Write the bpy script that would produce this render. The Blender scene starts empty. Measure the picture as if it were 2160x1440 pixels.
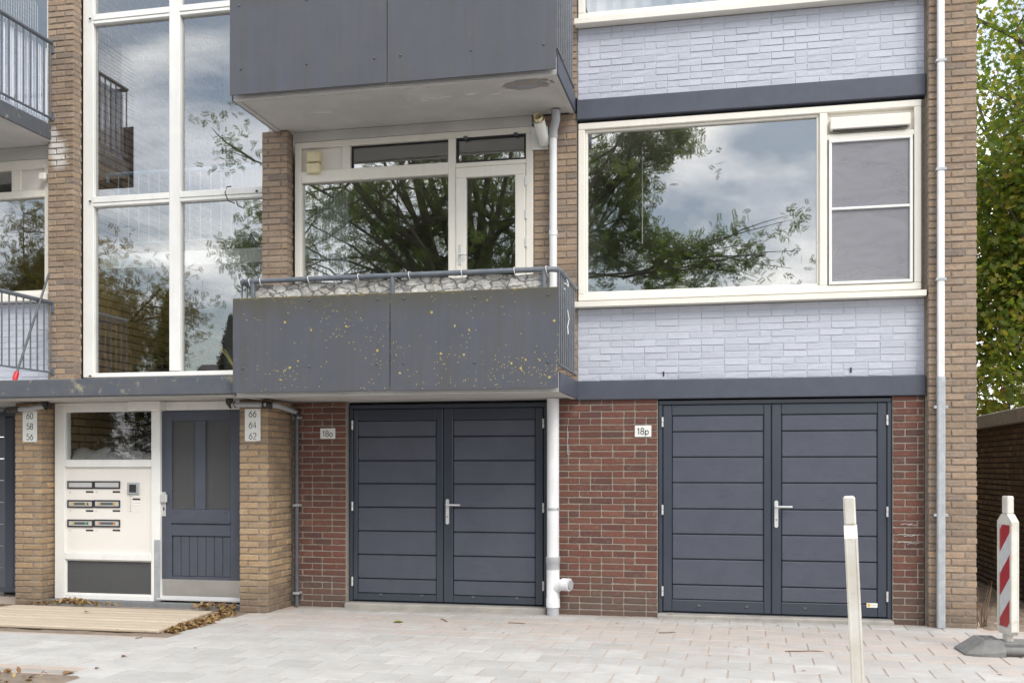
import bpy, math, random
import numpy as np
from mathutils import Vector, Matrix
R = random.Random(7)
NR = np.random.default_rng(7)
sc = bpy.context.scene
COL = sc.collection

# ------------------------------------------------------------------ camera
FPX, TT, CD, CH, YH = 2166.0, 0.217, 9.66, 1.4, 985.0
TH = math.atan(TT); CC, SS = math.cos(TH), math.sin(TH)
cam_d = bpy.data.cameras.new('camera'); cam = bpy.data.objects.new('camera', cam_d); COL.objects.link(cam)
cam.location = (0, -CD, CH); cam.rotation_euler = (math.pi/2, 0, TH)
cam_d.sensor_width = 36; cam_d.lens = 36*FPX/2160; cam_d.shift_y = (YH-720)/2160
cam_d.clip_start = .05; cam_d.clip_end = 1000
sc.camera = cam

# ------------------------------------------------------------------ sky, sun, exposure
SUN_EL, SUN_AZ = math.radians(44), math.radians(38)      # azimuth: from behind the camera towards the right
sun_dir = Vector((math.sin(SUN_AZ)*math.cos(SUN_EL), -math.cos(SUN_AZ)*math.cos(SUN_EL), math.sin(SUN_EL)))
W = bpy.data.worlds.new('World'); sc.world = W; W.use_nodes = True
nt = W.node_tree; nt.nodes.clear()
def nd(nt, t, **kw):
    n = nt.nodes.new(t)
    for k, v in kw.items(): setattr(n, k, v)
    return n
out = nd(nt, 'ShaderNodeOutputWorld'); bg = nd(nt, 'ShaderNodeBackground')
sky = nd(nt, 'ShaderNodeTexSky', sky_type='NISHITA', sun_disc=False)
sky.sun_elevation = SUN_EL; sky.sun_rotation = math.atan2(sun_dir.x, sun_dir.y)
sky.air_density = 1.2; sky.dust_density = 1.0
tc = nd(nt, 'ShaderNodeTexCoord'); sep = nd(nt, 'ShaderNodeSeparateXYZ'); nt.links.new(tc.outputs['Generated'], sep.inputs[0])
def mth(nt, op, a, b=None, c=None, clamp=False):
    n = nd(nt, 'ShaderNodeMath', operation=op, use_clamp=clamp)
    for i, v in enumerate((a, b, c)):
        if v is None: continue
        if isinstance(v, (int, float)): n.inputs[i].default_value = v
        else: nt.links.new(v, n.inputs[i])
    return n.outputs[0]
SEEDZ = 12.3
zz = mth(nt, 'ADD', mth(nt, 'MAXIMUM', sep.outputs[2], 0.0), 0.22)
cx = mth(nt, 'DIVIDE', sep.outputs[0], zz); cy = mth(nt, 'DIVIDE', sep.outputs[1], zz)
cmb = nd(nt, 'ShaderNodeCombineXYZ'); nt.links.new(cx, cmb.inputs[0]); nt.links.new(cy, cmb.inputs[1]); cmb.inputs[2].default_value = SEEDZ
n1 = nd(nt, 'ShaderNodeTexNoise'); n1.inputs['Scale'].default_value = 1.35; n1.inputs['Detail'].default_value = 9; n1.inputs['Roughness'].default_value = .56
n1.inputs['Distortion'].default_value = .35
nt.links.new(cmb.outputs[0], n1.inputs['Vector'])
n2 = nd(nt, 'ShaderNodeTexNoise'); n2.inputs['Scale'].default_value = 2.6; n2.inputs['Detail'].default_value = 6
nt.links.new(cmb.outputs[0], n2.inputs['Vector'])
cover = nd(nt, 'ShaderNodeMapRange'); cover.inputs[1].default_value = .40; cover.inputs[2].default_value = .54; cover.inputs[3].default_value = .17
nt.links.new(n1.outputs[0], cover.inputs[0])
shade = nd(nt, 'ShaderNodeValToRGB'); nt.links.new(n2.outputs[0], shade.inputs[0])
shade.color_ramp.elements[0].position = .33; shade.color_ramp.elements[0].color = (.68, .70, .75, 1)
shade.color_ramp.elements[1].position = .66; shade.color_ramp.elements[1].color = (1, .985, .955, 1)
SKY_S, CLOUD = 0.13, 19.5
cl = nd(nt, 'ShaderNodeVectorMath', operation='SCALE'); nt.links.new(shade.outputs[0], cl.inputs[0]); cl.inputs[3].default_value = CLOUD
mx = nd(nt, 'ShaderNodeMixRGB'); nt.links.new(cover.outputs[0], mx.inputs[0]); nt.links.new(sky.outputs[0], mx.inputs[1]); nt.links.new(cl.outputs[0], mx.inputs[2])
nt.links.new(mx.outputs[0], bg.inputs[0]); bg.inputs[1].default_value = SKY_S
nt.links.new(bg.outputs[0], out.inputs[0])
sun_l = bpy.data.lights.new('sun', 'SUN'); sun_l.energy = 1.75; sun_l.angle = math.radians(24); sun_l.color = (1, .94, .84)
sun_o = bpy.data.objects.new('sun', sun_l); COL.objects.link(sun_o)
sun_o.rotation_euler = (-sun_dir).to_track_quat('-Z', 'Y').to_euler()
sc.view_settings.view_transform = 'Standard'; sc.view_settings.look = 'None'
sc.view_settings.exposure = 0.2; sc.view_settings.gamma = 1; sc.view_settings.use_curve_mapping = False
sc.render.engine = 'CYCLES'
sc.cycles.max_bounces = 10; sc.cycles.transparent_max_bounces = 24; sc.cycles.glossy_bounces = 5; sc.cycles.diffuse_bounces = 4
sc.cycles.use_denoising = True

# ------------------------------------------------------------------ photograph pixel -> metres on a facade-parallel plane y
def _d(px, y):
    u = (px-1080)/FPX; return (y+CD)/(CC+u*SS)
def X(px, y=0.): return _d(px, y)*(-SS+(px-1080)/FPX*CC)
def Z(px, py, y=0.): return CH+(YH-py)*_d(px, y)/FPX
def RC(px0, px1, py0, py1, y=0.):
    """px rect measured at its mid column -> x0,x1,z0,z1"""
    m = (px0+px1)/2
    return X(px0, y), X(px1, y), Z(m, py1, y), Z(m, py0, y)

# ------------------------------------------------------------------ materials
def new_mat(name):
    m = bpy.data.materials.new(name); m.use_nodes = True
    t = m.node_tree; t.nodes.clear()
    o = nd(t, 'ShaderNodeOutputMaterial'); b = nd(t, 'ShaderNodeBsdfPrincipled'); t.links.new(b.outputs[0], o.inputs[0])
    return m, t, b, o
def pos(t, scale=(1, 1, 1), obj=False):
    if obj: v = nd(t, 'ShaderNodeTexCoord').outputs['Object']
    else: v = nd(t, 'ShaderNodeNewGeometry').outputs['Position']
    mp = nd(t, 'ShaderNodeMapping'); mp.inputs['Scale'].default_value = scale
    t.links.new(v, mp.inputs[0]); return mp.outputs[0]
def noise(t, vec, s, det=4, rough=.55, dist=0):
    n = nd(t, 'ShaderNodeTexNoise'); n.inputs['Scale'].default_value = s; n.inputs['Detail'].default_value = det
    n.inputs['Roughness'].default_value = rough; n.inputs['Distortion'].default_value = dist
    t.links.new(vec, n.inputs['Vector']); return n.outputs[0]
def rng(t, v, a, b, c=0., d=1.):
    n = nd(t, 'ShaderNodeMapRange'); t.links.new(v, n.inputs[0])
    for i, q in enumerate((a, b, c, d)): n.inputs[i+1].default_value = q
    return n.outputs[0]
def mixc(t, f, a, b, mode='MIX'):
    n = nd(t, 'ShaderNodeMixRGB', blend_type=mode)
    for i, v in ((0, f), (1, a), (2, b)):
        if isinstance(v, (int, float)): n.inputs[i].default_value = v
        elif isinstance(v, tuple): n.inputs[i].default_value = (*v[:3], 1)
        else: t.links.new(v, n.inputs[i])
    return n.outputs[0]
def ramp(t, v, stops):
    n = nd(t, 'ShaderNodeValToRGB'); t.links.new(v, n.inputs[0]); e = n.color_ramp.elements
    while len(e) < len(stops): e.new(.5)
    for k, (p, c) in zip(e, stops): k.position = p; k.color = (*c, 1)
    return n.outputs[0]
def bump(t, b, h, strength, dist=.01):
    n = nd(t, 'ShaderNodeBump'); n.inputs['Strength'].default_value = strength; n.inputs['Distance'].default_value = dist
    t.links.new(h, n.inputs['Height']); t.links.new(n.outputs[0], b.inputs['Normal']); return n
def rand_val(t):
    a = nd(t, 'ShaderNodeObjectInfo').outputs['Random']; b = nd(t, 'ShaderNodeNewGeometry').outputs['Random Per Island']
    return mth(t, 'FRACT', mth(t, 'ADD', a, b))
def pmat(name, col, col2=None, s=6, rough=.6, bs=60, bstr=.15, metal=0., streak=0., coat=0., spec=.5, dirt=None):
    m, t, b, o = new_mat(name)
    P = pos(t)
    c2 = col2 or tuple(v*.82 for v in col)
    c = mixc(t, rng(t, noise(t, P, s, 5, .6), .35, .68), col, c2)
    if streak:
        st = noise(t, pos(t, (14, 14, .7)), 1.3, 4, .6)
        c = mixc(t, rng(t, st, .5, .75, 0, streak), c, tuple(v*.55+.02 for v in col))
    if dirt:
        dn = noise(t, P, dirt[1], 6, .65)
        c = mixc(t, rng(t, dn, dirt[2], dirt[2]+.12, 0, .8), c, dirt[0])
    t.links.new(c, b.inputs['Base Color'])
    b.inputs['Roughness'].default_value = rough; b.inputs['Metallic'].default_value = metal
    b.inputs['Specular IOR Level'].default_value = spec
    b.inputs['Coat Weight'].default_value = coat
    if bstr: bump(t, b, noise(t, P, bs, 3), bstr, .004)
    return m
def brick_mat(name, stops, eff=.25, base_dirt=True):
    m, t, b, o = new_mat(name); P = pos(t); r = rand_val(t)
    c = ramp(t, r, stops)
    c = mixc(t, rng(t, noise(t, P, 45, 4, .7), .38, .62, 0, .38), c, mixc(t, .5, c, (.05, .035, .025)))
    c = mixc(t, rng(t, noise(t, P, 16, 5, .65), .55, .72, 0, eff), c, (.42, .37, .32))
    c = mixc(t, rng(t, noise(t, P, 2.2, 5, .7), .46, .68, 0, .5), c, mixc(t, .6, c, (.09, .07, .05)))
    if base_dirt:
        z = nd(t, 'ShaderNodeSeparateXYZ'); t.links.new(nd(t, 'ShaderNodeNewGeometry').outputs['Position'], z.inputs[0])
        zz = mth(t, 'ADD', z.outputs[2], mth(t, 'MULTIPLY', noise(t, P, 3, 4), -.35))
        c = mixc(t, rng(t, zz, -.1, .22, .6, 0), c, (.12, .10, .085))
    if name == 'tan brick':       # old splash of white paint beside the neighbour's balcony slab
        for ctr, rad in (((-6.97, -.12, 4.74), .17), ((-6.94, -.12, 4.62), .14), ((-7.03, -.12, 4.88), .12)):
            dn = nd(t, 'ShaderNodeVectorMath', operation='DISTANCE'); t.links.new(P, dn.inputs[0]); dn.inputs[1].default_value = ctr
            f_ = mth(t, 'ADD', mth(t, 'DIVIDE', dn.outputs['Value'], rad), mth(t, 'MULTIPLY', noise(t, pos(t, (.5, .5, 2)), 24, 4, .7), 1.0))
            c = mixc(t, rng(t, f_, .85, 1.35, .85, 0), c, (.66, .65, .64))
    t.links.new(c, b.inputs['Base Color']); b.inputs['Roughness'].default_value = .88; b.inputs['Specular IOR Level'].default_value = .25
    h = mth(t, 'ADD', noise(t, P, 90, 4, .7), mth(t, 'MULTIPLY', noise(t, P, 28, 3), 1.3))
    bump(t, b, h, .75, .006)
    return m
M = {}
M['brick_red'] = brick_mat('red brick', [(0, (.178, .075, .057)), (.25, (.155, .068, .054)), (.5, (.190, .083, .062)), (.75, (.135, .062, .053)), (.9, (.120, .064, .057)), (1, (.205, .098, .070))], .2)
M['brick_tan'] = brick_mat('tan brick', [(0, (.38, .275, .195)), (.2, (.32, .24, .175)), (.45, (.41, .305, .22)), (.7, (.29, .22, .170)), (.85, (.38, .295, .225)), (.93, (.24, .195, .165)), (1, (.47, .335, .22))], .4)
M['brick_yellow'] = brick_mat('yellow brick', [(0, (.40, .28, .170)), (.25, (.335, .24, .150)), (.5, (.45, .32, .195)), (.75, (.30, .215, .145)), (.9, (.40, .295, .195)), (1, (.48, .335, .195))], .28)
M['brick_dark'] = brick_mat('dark garden brick', [(0, (.15, .095, .05)), (.3, (.115, .075, .042)), (.6, (.18, .12, .065)), (1, (.10, .07, .045))], .1)
M['brick_in'] = brick_mat('stairwell brick', [(0, (.40, .27, .16)), (.3, (.33, .22, .14)), (.6, (.47, .33, .20)), (1, (.30, .21, .14))], .1, False)
def paint_brick():
    m, t, b, o = new_mat('grey painted brick'); P = pos(t); r = rand_val(t)
    c = ramp(t, r, [(0, (.475, .498, .568)), (.5, (.497, .520, .592)), (1, (.455, .478, .548))])
    c = mixc(t, rng(t, noise(t, P, 5, 6, .7), .5, .75, 0, .35), c, (.40, .42, .48))
    c = mixc(t, rng(t, noise(t, P, 70, 3, .7), .66, .74, 0, .5), c, (.30, .31, .34))
    t.links.new(c, b.inputs['Base Color']); b.inputs['Roughness'].default_value = .62
    bump(t, b, mth(t, 'ADD', noise(t, P, 60, 3), mth(t, 'MULTIPLY', noise(t, P, 20, 3), 1.5)), .5, .005)
    return m
M['brick_paint'] = paint_brick()
M['mortar'] = pmat('grey mortar', (.33, .295, .25), (.24, .215, .18), 30, .95, 150, .6, spec=.2)
M['mortar_tan'] = pmat('brown mortar', (.20, .165, .13), (.28, .24, .20), 20, .95, 150, .6, spec=.2)
M['mortar_dark'] = pmat('dark mortar', (.05, .042, .03), (.08, .065, .045), 20, .95, 150, .6, spec=.2)
M['mortar_paint'] = pmat('painted mortar', (.468, .49, .56), (.44, .462, .528), 20, .7, 150, .5)
M['cream'] = pmat('cream window paint', (.80, .77, .70), (.755, .72, .65), 3, .38, 40, .03, streak=.12)
M['white'] = pmat('white paint', (.82, .82, .80), (.76, .76, .74), 3, .4, 40, .03, streak=.15)
M['offwhite'] = pmat('off white board', (.78, .75, .71), (.74, .71, .67), 2, .55, 90, .05)
M['pvc'] = pmat('white plastic pipe', (.76, .77, .79), (.66, .67, .68), 5, .4, 30, .02, streak=.3)
M['pvc_grey'] = pmat('grey plastic pipe', (.40, .41, .43), (.34, .35, .37), 5, .45, 30, .02, streak=.3)
M['galv'] = pmat('galvanised steel', (.37, .395, .42), (.47, .49, .51), 18, .5, 60, .05, metal=.35)
M['darkpipe'] = pmat('dark grey pipe', (.07, .078, .095), (.10, .11, .12), 9, .5, 60, .1)
M['blackpipe'] = pmat('black rubber pipe', (.022, .02, .02), (.05, .045, .04), 9, .6, 60, .2)
M['navy'] = pmat('dark blue grey paint', (.073, .083, .112), (.062, .070, .095), 5, .5, 45, .25, streak=.2)
M['navy_old'] = pmat('weathered blue grey concrete paint', (.078, .088, .112), (.10, .105, .115), 7, .7, 60, .3, dirt=((.36, .33, .22), 8, .585))
def gpanel():
    m, t, b, o = new_mat('grey garage panel'); P = pos(t)
    c = mixc(t, rng(t, noise(t, P, 5, 6, .7), .35, .68), (.074, .081, .108), (.063, .070, .095))
    c = mixc(t, rng(t, noise(t, pos(t, (1.5, 1.5, 11)), 3.2, 5, .65, .8), .56, .70, 0, .5), c, (.048, .056, .078))
    c = mixc(t, rng(t, noise(t, P, 34, 4, .8), .66, .76, 0, .35), c, (.16, .155, .15))
    zs = nd(t, 'ShaderNodeSeparateXYZ'); t.links.new(nd(t, 'ShaderNodeNewGeometry').outputs['Position'], zs.inputs[0])
    c = mixc(t, rng(t, mth(t, 'ADD', zs.outputs[2], mth(t, 'MULTIPLY', noise(t, P, 6, 5, .7), .4)), .15, .45, .16, 0), c, (.13, .125, .12))
    t.links.new(c, b.inputs['Base Color']); b.inputs['Roughness'].default_value = .4
    bump(t, b, mth(t, 'ADD', mth(t, 'MULTIPLY', noise(t, pos(t, (1, 1, 9)), 14, 5, .6, .5), 1.2), noise(t, P, 260, 2)), .45, .003); return m
M['garage_panel'] = gpanel()
M['garage_frame'] = pmat('glossy navy garage frame', (.046, .055, .074), (.040, .049, .066), 2, .24, 10, .01, streak=.15)
M['black'] = pmat('black gap', (.012, .012, .014), (.02, .02, .022), 6, .6, 50, .1)
M['soffit'] = pmat('grey soffit paint', (.56, .55, .54), (.47, .46, .45), 2.6, .75, 60, .15, dirt=((.72, .71, .69), 2.6, .64))
M['concrete'] = pmat('concrete', (.36, .34, .31), (.27, .26, .24), 7, .9, 90, .4)
M['concrete_dark'] = pmat('dark concrete', (.20, .21, .22), (.15, .155, .16), 9, .85, 90, .3)
M['steel'] = pmat('brushed steel', (.60, .60, .60), (.52, .52, .52), 4, .33, 80, .03, metal=.85)
M['alu'] = pmat('satin aluminium', (.72, .72, .72), (.66, .66, .66), 4, .35, 80, .02, metal=.5)
M['rail'] = pmat('blue grey rail paint', (.095, .112, .14), (.14, .155, .175), 16, .45, 60, .15)
M['rail_in'] = pmat('pale blue rail', (.40, .50, .62), (.36, .45, .56), 6, .4, 20, .02)
M['plaster'] = pmat('stairwell plaster', (.42, .42, .42), (.38, .38, .38), 2, .9, 60, .05)
M['hall'] = pmat('white hallway plaster', (.82, .82, .81), (.78, .78, .77), 2, .8, 60, .05)
M['room'] = pmat('room plaster', (.50, .49, .46), (.44, .43, .41), 1, .9, 60, .02)
M['rubber'] = pmat('recycled rubber', (.15, .15, .148), (.21, .208, .20), 14, .85, 120, .5)
M['beacon'] = pmat('dirty white plastic', (.69, .67, .62), (.58, .55, .48), 6, .45, 40, .1, streak=.3, dirt=((.40, .33, .25), 14, .62))
M['refl_red'] = pmat('red reflective film', (.40, .028, .035), (.33, .025, .03), 20, .35, 300, .05)
M['refl_white'] = pmat('grey white reflective film', (.60, .62, .64), (.54, .56, .58), 20, .35, 300, .05)
M['ink'] = pmat('black ink', (.02, .02, .02), (.03, .03, .03), 6, .5, 50, 0)
M['plate'] = pmat('white enamel plate', (.80, .80, .78), (.74, .74, .71), 9, .3, 50, 0)
M['engrave'] = pmat('engraved beige', (.60, .57, .52), (.56, .53, .48), 9, .6, 50, 0)
M['yellow'] = pmat('yellow sticker', (.75, .42, .02), (.70, .38, .02), 9, .4, 50, 0)
M['orange'] = pmat('orange sticker', (.70, .22, .015), (.65, .2, .015), 9, .4, 50, 0)
M['lime'] = pmat('lime sticker', (.62, .60, .08), (.58, .55, .08), 9, .4, 50, 0)
M['green'] = pmat('green sticker', (.06, .45, .12), (.05, .4, .1), 9, .4, 50, 0)
M['blue'] = pmat('blue sticker', (.03, .12, .5), (.03, .1, .4), 9, .4, 50, 0)
M['cream_old'] = pmat('yellowed plastic', (.72, .64, .42), (.62, .54, .33), 6, .5, 50, .02)
M['bag'] = pmat('white paper sack', (.42, .41, .40), (.33, .32, .31), 8, .7, 30, .3)
M['red_plastic'] = pmat('red plastic', (.55, .02, .03), (.45, .02, .02), 8, .4, 30, .02)
M['bark'] = pmat('bark', (.13, .115, .085), (.075, .068, .048), 9, .95, 40, .9)
M['twig'] = pmat('dry twig', (.19, .12, .07), (.13, .085, .05), 20, .9, 40, .4)
M['asphalt'] = pmat('asphalt', (.055, .055, .056), (.045, .045, .046), 9, .9, 200, .5)
M['roof_tile'] = pmat('grey roof', (.09, .09, .095), (.07, .07, .075), 3, .8, 30, .3)

def leaf_mat(name, stops, trans=.35):
    m, t, b, o = new_mat(name); c = ramp(t, rand_val(t), stops)
    t.links.new(c, b.inputs['Base Color']); b.inputs['Roughness'].default_value = .5; b.inputs['Specular IOR Level'].default_value = .35
    tr = nd(t, 'ShaderNodeBsdfTranslucent'); t.links.new(mixc(t, .7, c, mixc(t, 1., c, (1.6, 1.9, .7), 'MULTIPLY')), tr.inputs[0])
    ms = nd(t, 'ShaderNodeMixShader'); ms.inputs[0].default_value = trans
    t.links.new(b.outputs[0], ms.inputs[1]); t.links.new(tr.outputs[0], ms.inputs[2]); t.links.new(ms.outputs[0], o.inputs[0])
    return m
M['leaf_plane'] = leaf_mat('plane tree leaf', [(0, (.085, .125, .030)), (.4, (.13, .165, .038)), (.7, (.19, .205, .045)), (.9, (.30, .26, .055)), (1, (.32, .20, .05))], .62)
M['leaf_hedge'] = leaf_mat('autumn shrub leaf', [(0, (.16, .22, .05)), (.5, (.32, .32, .06)), (.85, (.45, .36, .07)), (1, (.42, .18, .14))], .5)
M['leaf_ash'] = leaf_mat('ash leaf', [(0, (.11, .14, .06)), (.5, (.14, .17, .07)), (1, (.19, .21, .085))], .6)
M['leaf_autumn'] = leaf_mat('autumn leaf', [(0, (.12, .10, .025)), (.5, (.20, .145, .03)), (1, (.12, .12, .035))], .35)
M['leaf_conifer'] = leaf_mat('conifer', [(0, (.018, .035, .018)), (1, (.035, .06, .025))], .1)
M['leaf_dry'] = leaf_mat('dry leaf', [(0, (.14, .08, .04)), (.35, (.22, .125, .06)), (.6, (.30, .18, .09)), (.85, (.36, .26, .13)), (.96, (.33, .27, .10)), (1, (.50, .38, .05))], .1)
M['leaf_green'] = leaf_mat('fallen green leaf', [(0, (.20, .24, .05)), (1, (.28, .27, .06))], .1)

def glass_mat(name, refl=.12, tint=(.95, .96, .955), rough=0.):
    m, t, b, o = new_mat(name); t.nodes.remove(b)
    lw = nd(t, 'ShaderNodeLayerWeight'); lw.inputs[0].default_value = .5
    f = mth(t, 'ADD', mth(t, 'MULTIPLY', mth(t, 'POWER', lw.outputs['Facing'], 5.), 1-refl), refl, clamp=True)
    gl = nd(t, 'ShaderNodeBsdfGlossy'); gl.inputs['Roughness'].default_value = rough
    tr = nd(t, 'ShaderNodeBsdfTransparent'); tr.inputs[0].default_value = (*tint, 1)
    ms = nd(t, 'ShaderNodeMixShader'); t.links.new(f, ms.inputs[0]); t.links.new(tr.outputs[0], ms.inputs[1]); t.links.new(gl.outputs[0], ms.inputs[2])
    # slow unevenness of float glass
    w = nd(t, 'ShaderNodeBump'); w.inputs['Strength'].default_value = .012; w.inputs['Distance'].default_value = .004
    t.links.new(noise(t, pos(t), 1.6, 1), w.inputs['Height']); t.links.new(w.outputs[0], gl.inputs['Normal'])
    t.links.new(ms.outputs[0], o.inputs[0]); return m
M['glass'] = glass_mat('window glass', .26)
M['glass_thin'] = glass_mat('single glass', .055)
def wired():
    m, t, b, o = new_mat('wired glass')
    g = nd(t, 'ShaderNodeNewGeometry'); s = nd(t, 'ShaderNodeSeparateXYZ'); t.links.new(g.outputs['Position'], s.inputs[0])
    def line(v): return mth(t, 'LESS_THAN', mth(t, 'FRACT', mth(t, 'MULTIPLY', v, 78.)), .26)
    l = mth(t, 'MAXIMUM', line(s.outputs[0]), line(s.outputs[2]))
    c = mixc(t, l, mixc(t, noise(t, pos(t), 2.5, 3), (.050, .052, .054), (.085, .088, .09)), (.17, .175, .178))
    t.links.new(c, b.inputs['Base Color']); b.inputs['Roughness'].default_value = .22; bump(t, b, noise(t, pos(t), 60, 2), .3, .004)
    tr = nd(t, 'ShaderNodeBsdfTranslucent'); tr.inputs[0].default_value = (.7, .72, .72, 1); ms = nd(t, 'ShaderNodeMixShader'); ms.inputs[0].default_value = .3
    t.links.new(b.outputs[0], ms.inputs[1]); t.links.new(tr.outputs[0], ms.inputs[2]); t.links.new(ms.outputs[0], o.inputs[0])
    return m
M['wired'] = wired()
def screen_mat(name, col, alpha):
    m, t, b, o = new_mat(name); t.nodes.remove(b)
    d = nd(t, 'ShaderNodeBsdfDiffuse'); d.inputs[0].default_value = (*col, 1); tr = nd(t, 'ShaderNodeBsdfTransparent')
    w = noise(t, pos(t, (1, 1, 3.2)), 1.9, 2, .5, 1.2)
    ms = nd(t, 'ShaderNodeMixShader'); t.links.new(rng(t, w, .3, .7, alpha*.8, min(1, alpha*1.2)), ms.inputs[0])
    t.links.new(tr.outputs[0], ms.inputs[1]); t.links.new(d.outputs[0], ms.inputs[2]); t.links.new(ms.outputs[0], o.inputs[0]); return m
M['insect'] = screen_mat('insect screen', (.34, .34, .37), .55)
def reed():
    m, t, b, o = new_mat('clear corrugated plastic'); t.nodes.remove(b)
    d = nd(t, 'ShaderNodeBsdfDiffuse'); d.inputs[0].default_value = (.72, .75, .80, 1); tr = nd(t, 'ShaderNodeBsdfTransparent'); tr.inputs[0].default_value = (.70, .76, .86, 1)
    s_ = nd(t, 'ShaderNodeSeparateXYZ'); t.links.new(nd(t, 'ShaderNodeNewGeometry').outputs['Position'], s_.inputs[0])
    st = mth(t, 'SINE', mth(t, 'MULTIPLY', s_.outputs[1], 150.))  # sheen of the ridges painted in as milky stripes
    f = mth(t, 'ADD', rng(t, st, -.4, .5, .12, .75), mth(t, 'MULTIPLY', noise(t, pos(t, (2, 2, 5)), 2.5, 3), .25), clamp=True)
    ms = nd(t, 'ShaderNodeMixShader'); t.links.new(f, ms.inputs[0]); t.links.new(tr.outputs[0], ms.inputs[1]); t.links.new(d.outputs[0], ms.inputs[2]); t.links.new(ms.outputs[0], o.inputs[0]); return m
M['reed'] = reed()
M['curtain'] = pmat('net curtain', (.60, .63, .66), (.50, .53, .56), 4, .8, 40, .2)
def lichen_panel(name, dens, top):
    m, t, b, o = new_mat(name); P = pos(t)
    c = mixc(t, rng(t, noise(t, P, 3, 5, .6), .4, .65), (.086, .090, .108), (.075, .082, .104))
    st = noise(t, pos(t, (10, 10, .5)), 1.5, 5, .6)
    c = mixc(t, rng(t, st, .46, .66, 0, .5), c, (.078, .075, .070))
    st2 = noise(t, pos(t, (6, 6, .35)), 1.1, 3, .5)
    c = mixc(t, rng(t, st2, .54, .64, 0, .28), c, (.085, .100, .135))
    zs = nd(t, 'ShaderNodeSeparateXYZ'); t.links.new(nd(t, 'ShaderNodeNewGeometry').outputs['Position'], zs.inputs[0])
    if dens:
        for sc_, r0, th in ((24, .40, .66), (75, .46, .62), (10, .10, .56)):
            v = nd(t, 'ShaderNodeTexVoronoi'); v.inputs['Scale'].default_value = sc_; v.inputs['Randomness'].default_value = 1
            t.links.new(P, v.inputs['Vector'])
            sp = nd(t, 'ShaderNodeSeparateXYZ'); t.links.new(v.outputs['Color'], sp.inputs[0])
            near = mth(t, 'LESS_THAN', mth(t, 'ADD', v.outputs['Distance'], mth(t, 'MULTIPLY', noise(t, P, 55, 4, .8), .55)), mth(t, 'ADD', mth(t, 'MULTIPLY', sp.outputs[1], r0), .27))
            reg = noise(t, P, 2.3, 3)
            pick = mth(t, 'LESS_THAN', sp.outputs[0], rng(t, reg, th-.09, th+.09, .010, .26))
            c = mixc(t, mth(t, 'MULTIPLY', near, pick), c, (.44, .35, .085))
    # moss along the top edge
    e = mth(t, 'ADD', zs.outputs[2], mth(t, 'MULTIPLY', noise(t, P, 16, 5, .8), .11))
    c = mixc(t, rng(t, e, top+.045, top+.065, 0, .95 if dens else .25), c, (.42, .30, .05))
    e2 = mth(t, 'ADD', zs.outputs[2], mth(t, 'MULTIPLY', noise(t, pos(t, (1, 1, .2)), 6, 4, .7), .30))
    c = mixc(t, rng(t, e2, top-.08, top+.14, 0, .7), c, (.07, .065, .04))
    t.links.new(c, b.inputs['Base Color']); b.inputs['Roughness'].default_value = .55
    bump(t, b, noise(t, P, 120, 3), .2, .003)
    return m
M['panel_low'] = lichen_panel('lichened balcony panel', True, 2.93)
M['panel_up'] = lichen_panel('balcony panel', False, 5.78)
def stone_print():
    m, t, b, o = new_mat('stone print fabric')
    P = pos(t, (1, 1, 1.8)); v = nd(t, 'ShaderNodeTexVoronoi', feature='DISTANCE_TO_EDGE'); v.inputs['Scale'].default_value = 8.2
    wn = nd(t, 'ShaderNodeTexNoise'); wn.inputs['Scale'].default_value = 9; t.links.new(P, wn.inputs['Vector'])
    av = nd(t, 'ShaderNodeVectorMath', operation='MULTIPLY_ADD'); t.links.new(wn.outputs['Color'], av.inputs[0]); av.inputs[1].default_value = (.13, .13, .13); t.links.new(P, av.inputs[2])
    t.links.new(av.outputs[0], v.inputs['Vector'])
    v2 = nd(t, 'ShaderNodeTexVoronoi'); v2.inputs['Scale'].default_value = 8.2; t.links.new(av.outputs[0], v2.inputs['Vector'])
    c = ramp(t, v2.outputs['Color'], [(0, (.36, .35, .34)), (.5, (.74, .73, .70)), (1, (.55, .50, .41))])
    c = mixc(t, rng(t, noise(t, P, 26, 6, .8), .40, .60, 0, .75), c, (.22, .215, .20))
    c = mixc(t, rng(t, v.outputs['Distance'], .0, .10, .95, 0), c, (.06, .055, .05))
    t.links.new(c, b.inputs['Base Color']); b.inputs['Roughness'].default_value = .6
    bump(t, b, noise(t, P, 9, 3), .5, .02); return m
M['stone_print'] = stone_print()
def sand_mat():
    m, t, b, o = new_mat('pinkish joint sand'); P = pos(t)
    c = mixc(t, noise(t, P, 120, 3, .8), (.38, .31, .265), (.52, .43, .375))
    t.links.new(c, b.inputs['Base Color']); b.inputs['Roughness'].default_value = .95; bump(t, b, noise(t, P, 260, 2), .8, .004); return m
M['sand'] = sand_mat()
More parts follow.
